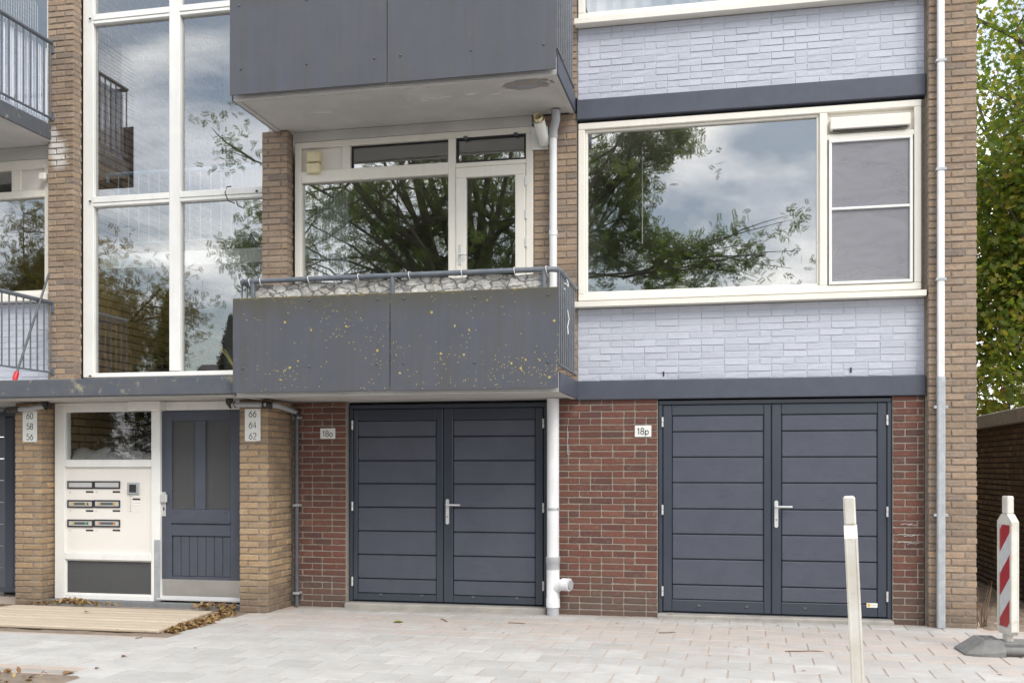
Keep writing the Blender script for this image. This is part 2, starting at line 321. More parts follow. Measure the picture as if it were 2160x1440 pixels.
def paver_mat():
    m, t, b, o = new_mat('concrete paver'); P = pos(t)
    c = ramp(t, rand_val(t), [(0, (.42, .414, .40)), (.25, (.50, .49, .472)), (.5, (.455, .448, .436)), (.75, (.54, .528, .51)), (1, (.47, .464, .452))])
    c = mixc(t, rng(t, noise(t, P, 260, 2, .8), .35, .65, 0, .35), c, mixc(t, .5, c, (.30, .30, .30)))
    c = mixc(t, rng(t, noise(t, P, 3.5, 6, .7), .42, .68, 0, .55), c, (.33, .315, .295))
    # swept sand left lying on the tiles, thickest in a band in front of the garages
    s = nd(t, 'ShaderNodeSeparateXYZ'); t.links.new(nd(t, 'ShaderNodeNewGeometry').outputs['Position'], s.inputs[0])
    band = mth(t, 'MULTIPLY', rng(t, s.outputs[1], -.12, -.6, 0, 1), rng(t, mth(t, 'ADD', s.outputs[1], mth(t, 'MULTIPLY', s.outputs[0], .16)), -2.9, -1.2, 0, 1))
    sm = mth(t, 'ADD', mth(t, 'MULTIPLY', noise(t, pos(t, (1, 2.2, 1)), 2.2, 6, .65, .6), .75), mth(t, 'MULTIPLY', band, .22))
    sm = mth(t, 'ADD', sm, mth(t, 'MULTIPLY', noise(t, pos(t, (2.2, 24, 1)), 1.3, 7, .85, .5), .85))
    fine = noise(t, P, 300, 2, .9)
    mask = rng(t, mth(t, 'ADD', sm, mth(t, 'MULTIPLY', fine, .30)), 1.065, 1.17, 0, 1)
    sc_ = mixc(t, noise(t, P, 140, 3, .8), (.40, .345, .31), (.55, .485, .44))
    c = mixc(t, mth(t, 'MULTIPLY', mask, .85), c, sc_)
    t.links.new(c, b.inputs['Base Color']); b.inputs['Roughness'].default_value = .9; b.inputs['Specular IOR Level'].default_value = .3
    c = mixc(t, rng(t, noise(t, P, 55, 5, .85), .64, .70, 0, .6), c, (.20, .17, .14))
    c = mixc(t, rng(t, mth(t, 'ADD', s.outputs[1], mth(t, 'MULTIPLY', noise(t, P, 4, 5, .7), .30)), -.10, .16, 0, .7), c, (.24, .20, .165))
    t.links.new(c, b.inputs['Base Color'])
    bump(t, b, mth(t, 'ADD', noise(t, P, 180, 3), mth(t, 'MULTIPLY', mask, .6)), .6, .003)
    return m
M['paver'] = paver_mat()
def wood_mat():
    m, t, b, o = new_mat('weathered pine'); P = pos(t, (1.2, 22, 22))
    c = mixc(t, rng(t, noise(t, P, 3, 6, .7, .5), .35, .65), (.53, .455, .36), (.42, .345, .26))
    c = mixc(t, rng(t, noise(t, pos(t), 18, 3), .66, .74, 0, .8), c, (.20, .13, .07))
    c = mixc(t, rng(t, rand_val(t), 0, 1, 0, .45), c, (.44, .37, .28))
    t.links.new(c, b.inputs['Base Color']); b.inputs['Roughness'].default_value = .85; bump(t, b, noise(t, P, 6, 4), .5, .003); return m
M['wood'] = wood_mat()
M['soil'] = pmat('sandy soil', (.25, .20, .155), (.16, .125, .095), 9, .95, 60, .9)
M['ground'] = pmat('ground', (.20, .19, .17), (.16, .15, .135), 2, .95, 60, .3)

# ------------------------------------------------------------------ mesh helpers
WL = {}
def fin(o, mat, parent=None, origin=(0, 0, 0)):
    if mat is not None and hasattr(o.data, 'materials') and not len(o.data.materials): o.data.materials.append(mat)
    COL.objects.link(o); o.location = origin; WL[o.name] = Vector(origin)
    if parent is not None:
        o.parent = parent; o.location = Vector(origin)-WL[parent.name]
    return o
def tag(o, label=None, cat=None, group=None, kind=None):
    if label: o['label'] = label
    if cat: o['category'] = cat
    if group: o['group'] = group
    if kind: o['kind'] = kind
    return o
def thing(name, loc, label, cat, group=None):
    o = bpy.data.objects.new(name, None); COL.objects.link(o); o.location = loc; WL[o.name] = Vector(loc); o.empty_display_size = .1
    return tag(o, label, cat, group)
class MB:
    def __init__(s): s.v = []; s.f = []
    def add(s, v, f):
        n = len(s.v); s.v += [tuple(p) for p in v]; s.f += [tuple(i+n for i in q) for q in f]; return s
    def box(s, x0, x1, y0, y1, z0, z1, c=0.):
        x0, x1 = min(x0, x1), max(x0, x1); y0, y1 = min(y0, y1), max(y0, y1); z0, z1 = min(z0, z1), max(z0, z1)
        c = min(c, (x1-x0)*.3, (y1-y0)*.3, (z1-z0)*.3)
        if c <= 0:
            v = [(x, y, z) for z in (z0, z1) for y in (y0, y1) for x in (x0, x1)]
            return s.add(v, [(0, 2, 3, 1), (4, 5, 7, 6), (0, 1, 5, 4), (2, 6, 7, 3), (0, 4, 6, 2), (1, 3, 7, 5)])
        v, f = chamfer_box((x0, x1), (y0, y1), (z0, z1), c); return s.add(v, f)
    def tube(s, pts, r, n=10, cap=True):
        pts = [Vector(p) for p in pts]; rs = r if isinstance(r, (list, tuple)) else [r]*len(pts)
        rings = []; up = None
        for i, p in enumerate(pts):
            d = (pts[min(i+1, len(pts)-1)]-pts[max(i-1, 0)]).normalized()
            if up is None: up = Vector((0, 0, 1)) if abs(d.z) < .9 else Vector((1, 0, 0))
            a = d.cross(up)
            if a.length < 1e-4: a = d.orthogonal()
            a.normalize(); b = d.cross(a).normalized(); up = -b if False else up
            rings.append([p+(a*math.cos(t)+b*math.sin(t))*rs[i] for t in (2*math.pi*k/n for k in range(n))])
        v = [q for ring in rings for q in ring]; f = []
        for i in range(len(pts)-1):
            for k in range(n):
                k2 = (k+1) % n; f.append((i*n+k, i*n+k2, (i+1)*n+k2, (i+1)*n+k))
        if cap: f.append(tuple(range(n))[::-1]); f.append(tuple((len(pts)-1)*n+k for k in range(n)))
        return s.add(v, f)
    def prism(s, poly, y0, y1):     # polygon in xz, extruded in y
        n = len(poly); v = [(x, y0, z) for x, z in poly]+[(x, y1, z) for x, z in poly]
        f = [tuple(range(n)), tuple(range(2*n-1, n-1, -1))]+[(k, k+n, (k+1) % n+n, (k+1) % n) for k in range(n)]
        return s.add(v, f)
    def build(s, name, mat, parent=None, smooth=False, origin=None):
        if origin is None:
            a = np.array(s.v); origin = Vector(((a[:, 0].min()+a[:, 0].max())/2, (a[:, 1].min()+a[:, 1].max())/2, a[:, 2].min()))
        me = bpy.data.meshes.new(name); o_ = Vector(origin)
        me.from_pydata([tuple(Vector(p)-o_) for p in s.v], [], s.f)
        fix_normals(me)
        if smooth:
            me.shade_smooth()
            try: me.set_sharp_from_angle(angle=math.radians(40))
            except Exception: pass
        return fin(bpy.data.objects.new(name, me), mat, parent, origin)
def fix_normals(me):
    import bmesh
    bm = bmesh.new(); bm.from_mesh(me); bmesh.ops.recalc_face_normals(bm, faces=bm.faces); bm.to_mesh(me); bm.free()
def chamfer_box(xr, yr, zr, c):
    v = []; idx = {}
    for ix in (0, 1):
        for iy in (0, 1):
            for iz in (0, 1):
                base = (xr[ix], yr[iy], zr[iz]); sg = (1 if ix == 0 else -1, 1 if iy == 0 else -1, 1 if iz == 0 else -1)
                for ax in range(3):          # vertex lying in the face normal to ax
                    p = [base[k]+(0 if k == ax else sg[k]*c) for k in range(3)]
                    idx[(ix, iy, iz, ax)] = len(v); v.append(tuple(p))
    f = []
    for ax in range(3):
        o = [k for k in range(3) if k != ax]
        for s_ in (0, 1):
            q = []
            for a, b in ((0, 0), (1, 0), (1, 1), (0, 1)):
                key = [0, 0, 0]; key[ax] = s_; key[o[0]] = a; key[o[1]] = b; q.append(idx[(*key, ax)])
            f.append(tuple(q))
    for ax in range(3):                      # edge faces along axis ax
        o = [k for k in range(3) if k != ax]
        for a in (0, 1):
            for b in (0, 1):
                k0 = [0, 0, 0]; k1 = [0, 0, 0]; k0[o[0]] = k1[o[0]] = a; k0[o[1]] = k1[o[1]] = b; k1[ax] = 1
                f.append((idx[(*k0, o[0])], idx[(*k1, o[0])], idx[(*k1, o[1])], idx[(*k0, o[1])]))
    for ix in (0, 1):
        for iy in (0, 1):
            for iz in (0, 1): f.append(tuple(idx[(ix, iy, iz, a)] for a in range(3)))
    return v, f
def bx(name, x0, x1, y0, y1, z0, z1, mat, parent=None, c=.003):
    return MB().box(x0, x1, y0, y1, z0, z1, c).build(name, mat, parent)
def frame_mb(mb, x0, x1, z0, z1, w, y0, y1, c=.004, wb=None, wt=None):
    wb = w if wb is None else wb; wt = w if wt is None else wt
    mb.box(x0, x1, y0, y1, z1-wt, z1, c); mb.box(x0, x1, y0, y1, z0, z0+wb, c)
    mb.box(x0, x0+w, y0, y1, z0+wb, z1-wt, c); mb.box(x1-w, x1, y0, y1, z0+wb, z1-wt, c); return mb
def cyl(mb, c, axis, r, h, n=16):
    c = Vector(c); d = Vector(axis).normalized(); return mb.tube([c, c+d*h], r, n)
def _arc(cx, cz, rx, rz, a0, a1, n=18): return [(cx+rx*math.cos(math.radians(a0+(a1-a0)*k/n)), cz+rz*math.sin(math.radians(a0+(a1-a0)*k/n))) for k in range(n+1)]
GLYPH = {'0': (.56, [_arc(.28, .5, .23, .45, 0, 360)]), '1': (.40, [[(.05, .74), (.13, .76), (.20, .81), (.23, .95), (.23, .05)]]),
         '2': (.54, [_arc(.27, .69, .21, .26, 165, -35, 14)+[(.06, .05), (.50, .05)]]), '4': (.58, [[(.40, .05), (.40, .95), (.05, .30), (.54, .30)]]),
         '5': (.56, [[(.48, .95), (.15, .95), (.10, .55)]+_arc(.27, .34, .23, .29, 130, -150, 16)]), '6': (.58, [_arc(.29, .33, .23, .28, 0, 360), [(.42, .95), (.10, .50), (.07, .38)]]),
         '8': (.56, [_arc(.28, .72, .19, .22, 0, 360), _arc(.28, .27, .23, .23, 0, 360)]), 'o': (.58, [_arc(.29, .32, .23, .27, 0, 360)]),
         'p': (.60, [_arc(.31, .32, .22, .27, 0, 360), [(.08, .62), (.08, -.22)]])}
def text(s, size, x, y, z, mat, parent, name='lettering', lw=.10):
    """raised flat lettering made of ribbon strokes; size = digit height"""
    wd = sum(GLYPH[c][0] for c in s)+.06*(len(s)-1); u = -wd/2; mb = MB(); h = lw/2
    for c in s:
        w_, strokes = GLYPH[c]
        for st in strokes:
            closed = (abs(st[0][0]-st[-1][0])+abs(st[0][1]-st[-1][1])) < 1e-6; n = len(st); L = []
            for i in range(n):
                p0 = st[i-1] if i > 0 else (st[n-2] if closed else st[0]); p1 = st[i+1] if i < n-1 else (st[1] if closed else st[n-1])
                d = Vector((p1[0]-p0[0], p1[1]-p0[1])).normalized(); nx, nz = -d.y*h, d.x*h
                L += [(st[i][0]+nx, st[i][1]+nz), (st[i][0]-nx, st[i][1]-nz)]
            v = [(x+(u+a)*size, y-.0006, z+(b-.5)*size) for a, b in L]+[(x+(u+a)*size, y+.0006, z+(b-.5)*size) for a, b in L]; m_ = len(L); f = []
            for i in range(n-1):
                a = 2*i; f += [(a, a+1, a+3, a+2), (a+m_, a+2+m_, a+3+m_, a+1+m_), (a, a+2, a+2+m_, a+m_), (a+1, a+1+m_, a+3+m_, a+3)]
            if not closed: f += [(0, m_, m_+1, 1), (m_-2, m_-1, 2*m_-1, 2*m_-2)]
            mb.add(v, f)
        u += w_+.06
    return mb.build(name, mat, parent)
def arrays_mesh(name, V, F, mat, parent=None, smooth=False):
    me = bpy.data.meshes.new(name); V = np.asarray(V, dtype=np.float32); F = np.asarray(F, dtype=np.int32); k = F.shape[1]
    me.vertices.add(len(V)); me.vertices.foreach_set('co', V.ravel())
    me.loops.add(F.size); me.loops.foreach_set('vertex_index', F.ravel())
    me.polygons.add(len(F)); me.polygons.foreach_set('loop_start', np.arange(0, F.size, k, dtype=np.int32))
    try: me.polygons.foreach_set('loop_total', np.full(len(F), k, dtype=np.int32))
    except Exception: pass
    me.update(calc_edges=True)
    return fin(bpy.data.objects.new(name, me), mat, parent, (0, 0, 0) if parent is None else tuple(WL[parent.name]))

# ------------------------------------------------------------------ bricks
BH, PITCH, LP = .051, .0625, .21
_bc = {}
def brick_mesh(L, H, Dp, c, jit, mat, key=''):
    k = (round(L, 2), round(H, 3), round(Dp, 3), mat.name, R.randrange(3), key)
    if k in _bc: return _bc[k]
    v, f = chamfer_box((-L/2, L/2), (-Dp/2, Dp/2), (-H/2, H/2), c)
    v = [(x+R.uniform(-jit, jit), y+R.uniform(-jit, jit), z+R.uniform(-jit, jit)*.8) for x, y, z in v]
    me = bpy.data.meshes.new('brick'); me.from_pydata(v, [], f); fix_normals(me); me.materials.append(mat)
    _bc[k] = me; return me
def course(L, row, bond='wild'):
    """joint-to-joint lengths along a course"""
    out, x = [], 0.
    first = LP if row % 2 == 0 else LP/2+.0
    seq = [first]
    x = first
    while x < L-.03:
        l = LP/2 if (bond == 'wild' and R.random() < .16) else LP
        seq.append(l); x += l
    # trim the end
    tot = sum(seq); over = tot-L
    seq[-1] -= over
    if seq[-1] < .05 and len(seq) > 1: l = seq.pop(); seq[-1] += l
    return seq
def lay(items, x0, y0, z0, z1, length, rz, depth=.1, t0=None, t1=None, bond='wild', joint=.011, pitch=PITCH, row0=0, proud=0.):
    """collect (x,y,z,rz,L,H,D) for a face that starts at x0,y0 and runs along direction rz; the face looks to the right of... -y for rz=0"""
    dx, dy = math.cos(rz), math.sin(rz); nx, ny = math.sin(rz), -math.cos(rz)
    row = row0; z = z0
    while z+.02 < z1:
        h = min(pitch, z1-z)-joint
        a = t0(row) if t0 else 0.; b = length-(t1(row) if t1 else 0.)
        s = a
        for l in course(b-a, row, bond):
            q = s+l/2; o = -depth/2+proud+R.uniform(-.0018, .0018)
            items.append((x0+dx*q+nx*o, y0+dy*q+ny*o, z+joint/2+h/2, rz+R.uniform(-.004, .004), l-joint, h, depth))
            s += l
        z += pitch; row += 1
def emit_bricks(items, parent, mat, c=.005, jit=.0022, cap=300, name='brick', eye=Vector((0, -CD, CH))):
    items = sorted(items, key=lambda i: (Vector(i[:3])-eye).length*(1 if i[4] > .13 else 1.05))
    pl = WL[parent.name]; over = items[cap:]
    for it in items[:cap]:
        me = brick_mesh(it[4], it[5], it[6], c, jit, mat)
        o = bpy.data.objects.new(name, me); COL.objects.link(o); o.parent = parent
        o.location = Vector(it[:3])-pl; o.rotation_euler = (0, R.uniform(-.004, .004), it[3])
    if over:
        tv, tf = chamfer_box((-.5, .5), (-.5, .5), (-.5, .5), .08)
        quads = [q for q in tf if len(q) == 4]; tv = np.array(tv); V = []; F = []
        for k, it in enumerate(over):
            dm = np.array((it[4], it[6], it[5])); p = np.sign(tv)*np.where(np.abs(tv) > .45, dm/2, dm/2-.004); ca, sa = math.cos(it[3]), math.sin(it[3])
            q = np.empty_like(p); q[:, 0] = p[:, 0]*ca-p[:, 1]*sa+it[0]; q[:, 1] = p[:, 0]*sa+p[:, 1]*ca+it[1]; q[:, 2] = p[:, 2]+it[2]
            V.append(q-np.array(pl)); F.append(np.array(quads)+k*24)
        o = arrays_mesh('brickwork', np.concatenate(V), np.concatenate(F), mat, parent); o['kind'] = 'stuff'
def mortar_box(mb, x0, x1, y0, y1, z0, z1, inset=.007):
    mb.box(x0+inset, x1-inset, y0+inset, y1-inset, z0, z1)

def flat_wall(label, x0, x1, y, z0, z1, mat, mort, name='brick_wall', inset=.007, thick=.11, cat='wall', joint=.011, c=.005, jit=.0022, row0=0):
    o = bx(name, x0, x1, y+inset, y+thick, z0, z1, mort, None, 0); tag(o, label, cat)
    it = []; lay(it, x0, y, z0, z1, x1-x0, 0, .09, row0=row0, joint=joint); emit_bricks(it, o, mat, c, jit); return o

def alt(a, b): return lambda r: a if r % 2 == 0 else b
def pier(label, x0, x1, yf, yb, z0, z1, mat, mort, sides='LR', name='brick_pier', side_len=None, cat='pier', inset=.008):
    """front face at yf plus side faces back to yb"""
    mb = MB(); mb.box(x0+inset, x1-inset, yf+inset, yb, z0, z1)
    o = mb.build(name, mort); tag(o, label, cat)
    it = []; W_ = x1-x0; deep = yb-yf; row = 0; z = z0; j = .011
    while z+.02 < z1:
        h = min(PITCH, z1-z)-j; odd = row % 2; zc = z+j/2+h/2
        if deep < .3:      # shallow pier: every front brick shows its end on the side
            dp = (.098, .128)[odd]
            seq = ([LP, W_-LP] if not odd else [W_-LP, LP]) if W_ < .35 else ([LP, W_-LP] if not odd else [.1, W_-.2, .1])
            s_ = 0
            for l in seq: it.append((x0+s_+l/2, yf+dp/2+R.uniform(-.002, .002), zc, R.uniform(-.005, .005), l-j, h, dp)); s_ += l
            if deep-dp > .03 and not odd:
                for xx in (x0, x1): it.append((xx+(.03 if xx == x0 else -.03), yf+dp+j+(deep-dp-j)/2, zc, 0, .06, h, deep-dp-j))
        else:
            seq = [W_-.1] if not odd else [W_-LP, LP]; s_ = 0
            for l in seq: it.append((x0+s_+l/2, yf+.045+R.uniform(-.002, .002), zc, R.uniform(-.005, .005), l-j, h, .09)); s_ += l
            a0 = 0 if not odd else .1; s_ = a0
            while s_ < deep-.03:
                l = min(LP if (s_ > a0 or not odd or True) else .1, deep-s_)
                if deep-s_-l < .05: l = deep-s_
                it.append((x1-.045+R.uniform(-.002, .002), yf+s_+l/2, zc, math.pi/2+R.uniform(-.005, .005), l-j, h, .09)); s_ += l
        z += PITCH; row += 1
    emit_bricks(it, o, mat, .006, .0028); return o

# ================================================================== GROUND
g = MB().box(-120, 120, -120, 140, -.30, -.08).build('ground', M['ground']); tag(g, kind='structure')
PV = MB().box(-11, 5.2, -5.6, .35, -.079, -.0005).build('pavement', M['sand']); tag(PV, kind='structure')
rd = MB().box(-60, 60, -17, -5.75, -.078, -.03).build('road', M['asphalt']); tag(rd, kind='structure')
kb = MB().box(-60, 60, -5.748, -5.602, -.076, 0.0, .01).build('kerb', M['concrete']); tag(kb, kind='structure')
# tiles 30 x 30 cm in half bond, a hair off parallel to the facade
items = []; TS = .30; ang = math.radians(.7)
for r in range(20):
    for k in range(56):
        x = -11+k*TS+(TS/2 if r % 2 else 0); y = -.17-r*TS
        x, y = x, y+math.tan(ang)*-x*.6
        if x > 5.0 or y < -5.5: continue
        if -7.8 < x < -4.66 and y > -2.02+(.0): continue                 # the deck and leaf bay
        if -4.72 < x < -4.35 and y > -.66: continue
        if x < -4.38 and x > -9 and y < -3.40: continue                  # dug-up bay, bottom left
        if x > 2.1 and y > -.25: continue
        items.append((x+R.uniform(-.002, .002), y+R.uniform(-.002, .002), -.02+R.uniform(-.0011, .0011), -ang+R.uniform(-.003, .003), TS-.011, .05, TS-.008))
def paver_view(it): return (Vector(it[:3])-Vector((0, -CD, CH))).length
def inframe(it):
    d = Vector(it[:3])-Vector((0, -CD, CH)); dep = -SS*d.x+CC*d.y
    if dep <= 0: return False
    px = 1080+FPX*(CC*d.x+SS*d.y)/dep; py = YH-FPX*d.z/dep
    return -60 < px < 2220 and py < 1500
vis = [i for i in items if inframe(i)]; hid = [i for i in items if not inframe(i)]
vis.sort(key=paver_view)
_pm = []
for k in range(5):
    v, f = chamfer_box((-.5*(TS-.012), .5*(TS-.012)), (-.5*(TS-.008), .5*(TS-.008)), (-.03, .025), .0035)
    v = [(x+R.uniform(-.0012, .0012), y+R.uniform(-.0012, .0012), z+R.uniform(-.0008, .0008)) for x, y, z in v]
    me = bpy.data.meshes.new('paver'); me.from_pydata(v, [], f); fix_normals(me); me.materials.append(M['paver']); _pm.append(me)
for it in vis[:300]:
    o = bpy.data.objects.new('paver', R.choice(_pm)); COL.objects.link(o); o.parent = PV
    o.location = Vector((it[0], it[1], it[2]))-WL['pavement']; o.rotation_euler = (R.uniform(-.0015, .0015), R.uniform(-.0015, .0015), it[3])
emit_bricks([(i[0], i[1], i[2]-.003, i[3], i[4], .055, i[6]) for i in vis[300:]+hid], PV, M['paver'], cap=0)
# soil of the alley and of the dug-up bay
def rough_sheet(name, x0, x1, y0, y1, z, amp, mat, n=60):
    xs = np.linspace(x0, x1, n); ys = np.linspace(y0, y1, n); V = []
    from mathutils import noise as mn
    for yy in ys:
        for xx in xs:
            e = min(1, (min(xx-x0, x1-xx, yy-y0, y1-yy))/.12+0.0)
            V.append((xx, yy, z+amp*e*(mn.noise((xx*3.3, yy*3.3, 1))+.55+.45*mn.noise((xx*11, yy*11, 4)))))
    F = [(j*n+i, j*n+i+1, (j+1)*n+i+1, (j+1)*n+i) for j in range(n-1) for i in range(n-1)]
    o = arrays_mesh(name, V, F, mat); tag(o, kind='structure'); o.data.shade_smooth(); return o
rough_sheet('soil', 2.06, 2.94, -.22, 11, -.012, .05, M['soil'], 90)
rough_sheet('soil_patch', -8.2, -4.26, -5.2, -3.53, .001, .032, M['soil'], 70)
bx('border_strip', -8.2, -4.30, -3.50, -3.40, -.079, .004, M['concrete'], None, .006)['kind'] = 'structure'
rough_sheet('soil_bay', -7.9, -4.54, -2.0, -.45, .0005, .012, M['soil'], 60)

# ================================================================== BRICKWORK
XG0, XG1 = -3.79, -1.755          # left garage opening
XH0, XH1 = -.705, 1.375           # right garage opening
flat_wall('dark red brick wall strip between the yellow pier and the garage door numbered 18o', -4.36, XG0, 0, 0, 2.05, M['brick_red'], M['mortar'])
flat_wall('dark red brick wall between the two garage doors, white downpipe at its left edge', XG1, XH0, 0, -.01, 2.05, M['brick_red'], M['mortar'], row0=1)
flat_wall('narrow red brick wall strip with chalk marks beside the tall corner pier', XH1, 1.64, 0, -.01, 2.04, M['brick_red'], M['mortar'])
flat_wall('sliver of red brick wall at the far left photo edge beside pier 60-58-56', -7.55, -7.16, 0, 0, 2.05, M['brick_red'], M['mortar'])
PB = dict(inset=.0042, joint=.0075, c=.0035, jit=.0030)
flat_wall('light grey painted brick wall between garage 18p beam and the big window', -1.46, 1.645, .015, 2.215, 2.90, M['brick_paint'], M['mortar_paint'], name='painted_brick_wall', **PB)
flat_wall('light grey painted brick wall above the upper dark beam', -1.46, 1.645, .015, 4.875, 5.56, M['brick_paint'], M['mortar_paint'], name='painted_brick_wall', **PB)
flat_wall('light grey painted brick wall behind the lower railing at the left photo edge', -9.6, -7.10, .015, 2.24, 3.16, M['brick_paint'], M['mortar_paint'], name='painted_brick_wall', **PB)
flat_wall('tan brick wall strip between balcony door and the big window', -1.885, -1.462, 0, 2.2, 4.76, M['brick_tan'], M['mortar_tan'])
flat_wall('tan brick wall strip beside the upper balcony railing', -1.885, -1.462, 0, 4.9, 6.9, M['brick_tan'], M['mortar_tan'])
pier('tall tan brick corner pier carrying the long straight downpipe', 1.65, 2.05, -.12, .25, -.02, 6.9, M['brick_tan'], M['mortar_tan'], 'LR')
pier('tan brick pier between the stair windows and the balcony door', -4.645, -4.36, -.12, .02, 2.2, 4.76, M['brick_tan'], M['mortar_tan'], 'LR')
pier('tan brick pier beside the upper balcony, mostly hidden by it', -4.645, -4.36, -.12, .02, 4.9, 6.9, M['brick_tan'], M['mortar_tan'], 'LR')
pier('tall tan brick pier left of the stair windows with white paint smears', -7.085, -6.77, -.12, .02, 2.25, 6.9, M['brick_tan'], M['mortar_tan'], 'R')
pier('yellow brick pier carrying the number plate 66-64-62', -4.675, -4.37, -.54, -.0, 0, 2.05, M['brick_yellow'], M['mortar_tan'], 'LR')
pier('yellow brick pier carrying the number plate 60-58-56', -7.15, -6.84, -.54, -.0, 0, 2.05, M['brick_yellow'], M['mortar_tan'], 'R')
# gable side of the building, seen only by stepping to the side
gb = bx('gable_wall', 1.80, 2.042, .251, 9.5, -.02, 6.9, M['mortar_tan'], None, 0); tag(gb, 'tan brick side wall behind the corner pier, facing the alley', 'wall')
it = []; lay(it, 2.05, .25, -.02, 6.9, 9.2, math.pi/2, .04); emit_bricks(it, gb, M['brick_tan'], cap=0)
# garden wall along the alley
gw = MB().box(2.958, 3.16, .6, 12, -.05, 1.865).build('garden_wall', M['mortar_dark']); tag(gw, 'low dark brick garden wall with concrete coping running back along the alley', 'wall')
it = []; lay(it, 2.95, 12, -.05, 1.865, 11.4, -math.pi/2, .08, joint=.013)
emit_bricks(it, gw, M['brick_dark'], cap=300, eye=Vector((2.95, 1.2, 1)))
MB().box(2.91, 3.20, .58, 12, 1.867, 2.03, .012).build('coping', M['concrete'], gw)

for px_, py_ in ((1400, 788), (1795, 780)):
    x_, z_ = X(px_, .01), Z(px_, py_, .01); o = bx('weep_slot', x_-.006, x_+.006, .004, .02, z_-.022, z_+.022, M['black'], bpy.data.objects['painted_brick_wall'], 0)
rw = bpy.data.objects['brick_wall.002']
M['chalk'] = pmat('chalk', (.62, .60, .60), (.5, .48, .48), 60, .95, 60, .3)
for px_, py_, w_ in ((1912, 1105, .05), (1925, 1107, .04), (1900, 1127, .035), (1918, 1130, .045), (1932, 1128, .03), (1908, 1143, .06), (1926, 1146, .05)):
    x_, z_ = X(px_, 0), Z(px_, py_, 0); MB().tube([(x_-w_, -.0025, z_-.004), (x_-w_*.3, -.003, z_+.004), (x_+w_*.4, -.003, z_), (x_+w_, -.0025, z_+.006)], .0022, 5).build('chalk_mark', M['chalk'], rw)

bx('mortar_joint', 1.6475, 1.657, -.008, .12, 0, 6.9, M['mortar'], None, 0)['kind'] = 'structure'
bx('window_reveal', 1.617, 1.6465, .01, .12, 2.975, 4.66, M['mortar_tan'], None, 0)['kind'] = 'structure'

# ================================================================== CONCRETE BEAMS AND SLABS
tag(bx('concrete_beam', -1.462, 1.647, -.035, .20, 2.035, 2.213, M['navy'], None, .006), 'dark blue grey painted concrete beam above the garage door numbered 18p', 'beam')
tag(bx('concrete_beam', -1.462, 1.647, -.035, .20, 4.685, 4.873, M['navy'], None, .006), 'dark blue grey painted concrete beam above the big window', 'beam')
bx('rear_wall', -4.36, 1.80, .25, .40, -.02, 2.04, M['black'], None, 0)['kind'] = 'structure'
bx('rear_wall', -7.9, -7.02, .25, .40, -.02, 2.04, M['black'], None, 0)['kind'] = 'structure'
bx('lintel', -4.34, -1.9, -.015, .2, 4.665, 4.765, M['soffit'], None, .003)['kind'] = 'structure'
bx('floor_slab', -9.6, 1.79, .021, 5, 2.05, 2.20, M['plaster'], None, 0)['kind'] = 'structure'
ep = thing('entrance_canopy', (-5.8, -.5, 2.07), 'long weathered dark blue concrete canopy over the entrance door and mailboxes', 'canopy')
bx('canopy_edge', -9.6, -4.475, -.95, -.90, 2.075, 2.245, M['navy_old'], ep, .008)
bx('canopy_slab', -9.6, -4.475, -.898, .015, 2.06, 2.235, M['soffit'], ep, .004)

# ================================================================== BALCONIES
def bolts(parent, pts, y):
    for px, py in pts:
        x, z = X(px, y), Z(px, py, y); m = MB(); m.tube([(x, y, z), (x, y-.006, z), (x, y-.012, z)], [.0095, .0095, .005], 10)
        m.build('bolt', M['rail'], parent, True)
def balcony(label, xl, xr, zb, zpt, zrail, soff, pm, up):
    t = thing('balcony', ((xl+xr)/2, 0, zb), label, 'balcony')
    # slab with recessed soffit panel and dark sides
    bx('slab', xl+.005, xr-.005, -1.0, -.002, soff+.012, soff+.15, M['soffit'], t, .004)
    m = MB(); e = .05
    m.box(xl+.004, xr-.004, -1.0, -1.0+e, soff, soff+.011, .002); m.box(xl+.004, xl+.004+e, -1.0+e, -.003, soff, soff+.011, .002)
    m.box(xr-.004-e, xr-.004, -1.0+e, -.003, soff, soff+.011, .002); m.build('drip_edge', M['soffit'], t)
    bx('slab_side', xr-.004, xr+.012, -1.0, -.04, soff+.002, soff+.17, M['navy'], t, .003)
    bx('slab_side', xl-.012, xl+.004, -1.0, -.04, soff+.002, soff+.17, M['navy'], t, .003)
    xm = X(823 if not up else 817, -1.05)
    a = bx('front_panel', xl, xm-.004, -1.058, -1.046, zpt[0], zpt[1], pm, t, .002)
    b = bx('front_panel', xm+.004, xr, -1.058, -1.046, zpt[0]-.004, zpt[1]-.004, pm, t, .002)
    # rail tube with rounded corner
    y = -1.0; rr = .024
    pts = [(xl+.10, y, zrail), (xr-.12, y, zrail), (xr-.06, y+.012, zrail), (xr-.022, y+.045, zrail), (xr-.012, y+.11, zrail), (xr-.01, -.02, zrail)]
    MB().tube(pts, rr, 12).build('handrail', M['rail'], t, True)
    pts = [(xl+.10, y, zrail), (xl+.06, y+.012, zrail), (xl+.045, y+.05, zrail), (xl+.04, -.1, zrail)]
    MB().tube(pts, rr, 12).build('handrail', M['rail'], t, True)
    for px in (534, 828, 1147):
        x = X(px, -1.0); MB().tube([(x, y, zpt[0]+.05), (x, y, zrail-.01)], .021, 12).build('post', M['rail'], t, True)
    for k in range(9):
        yy = -.955+k*.104
        for xx in (xr-.01, xl+.04):
            MB().tube([(xx, yy, soff+.24), (xx, yy, zrail-.01)], .008, 8).build('baluster', M['rail'], t, True)
    for xx in (xr-.01, xl+.04): bx('bottom_rail', xx-.016, xx+.016, -.99, -.03, soff+.225, soff+.24, M['rail'], t, .002)
    return t, a, b
XL, XR = -4.47, -1.465
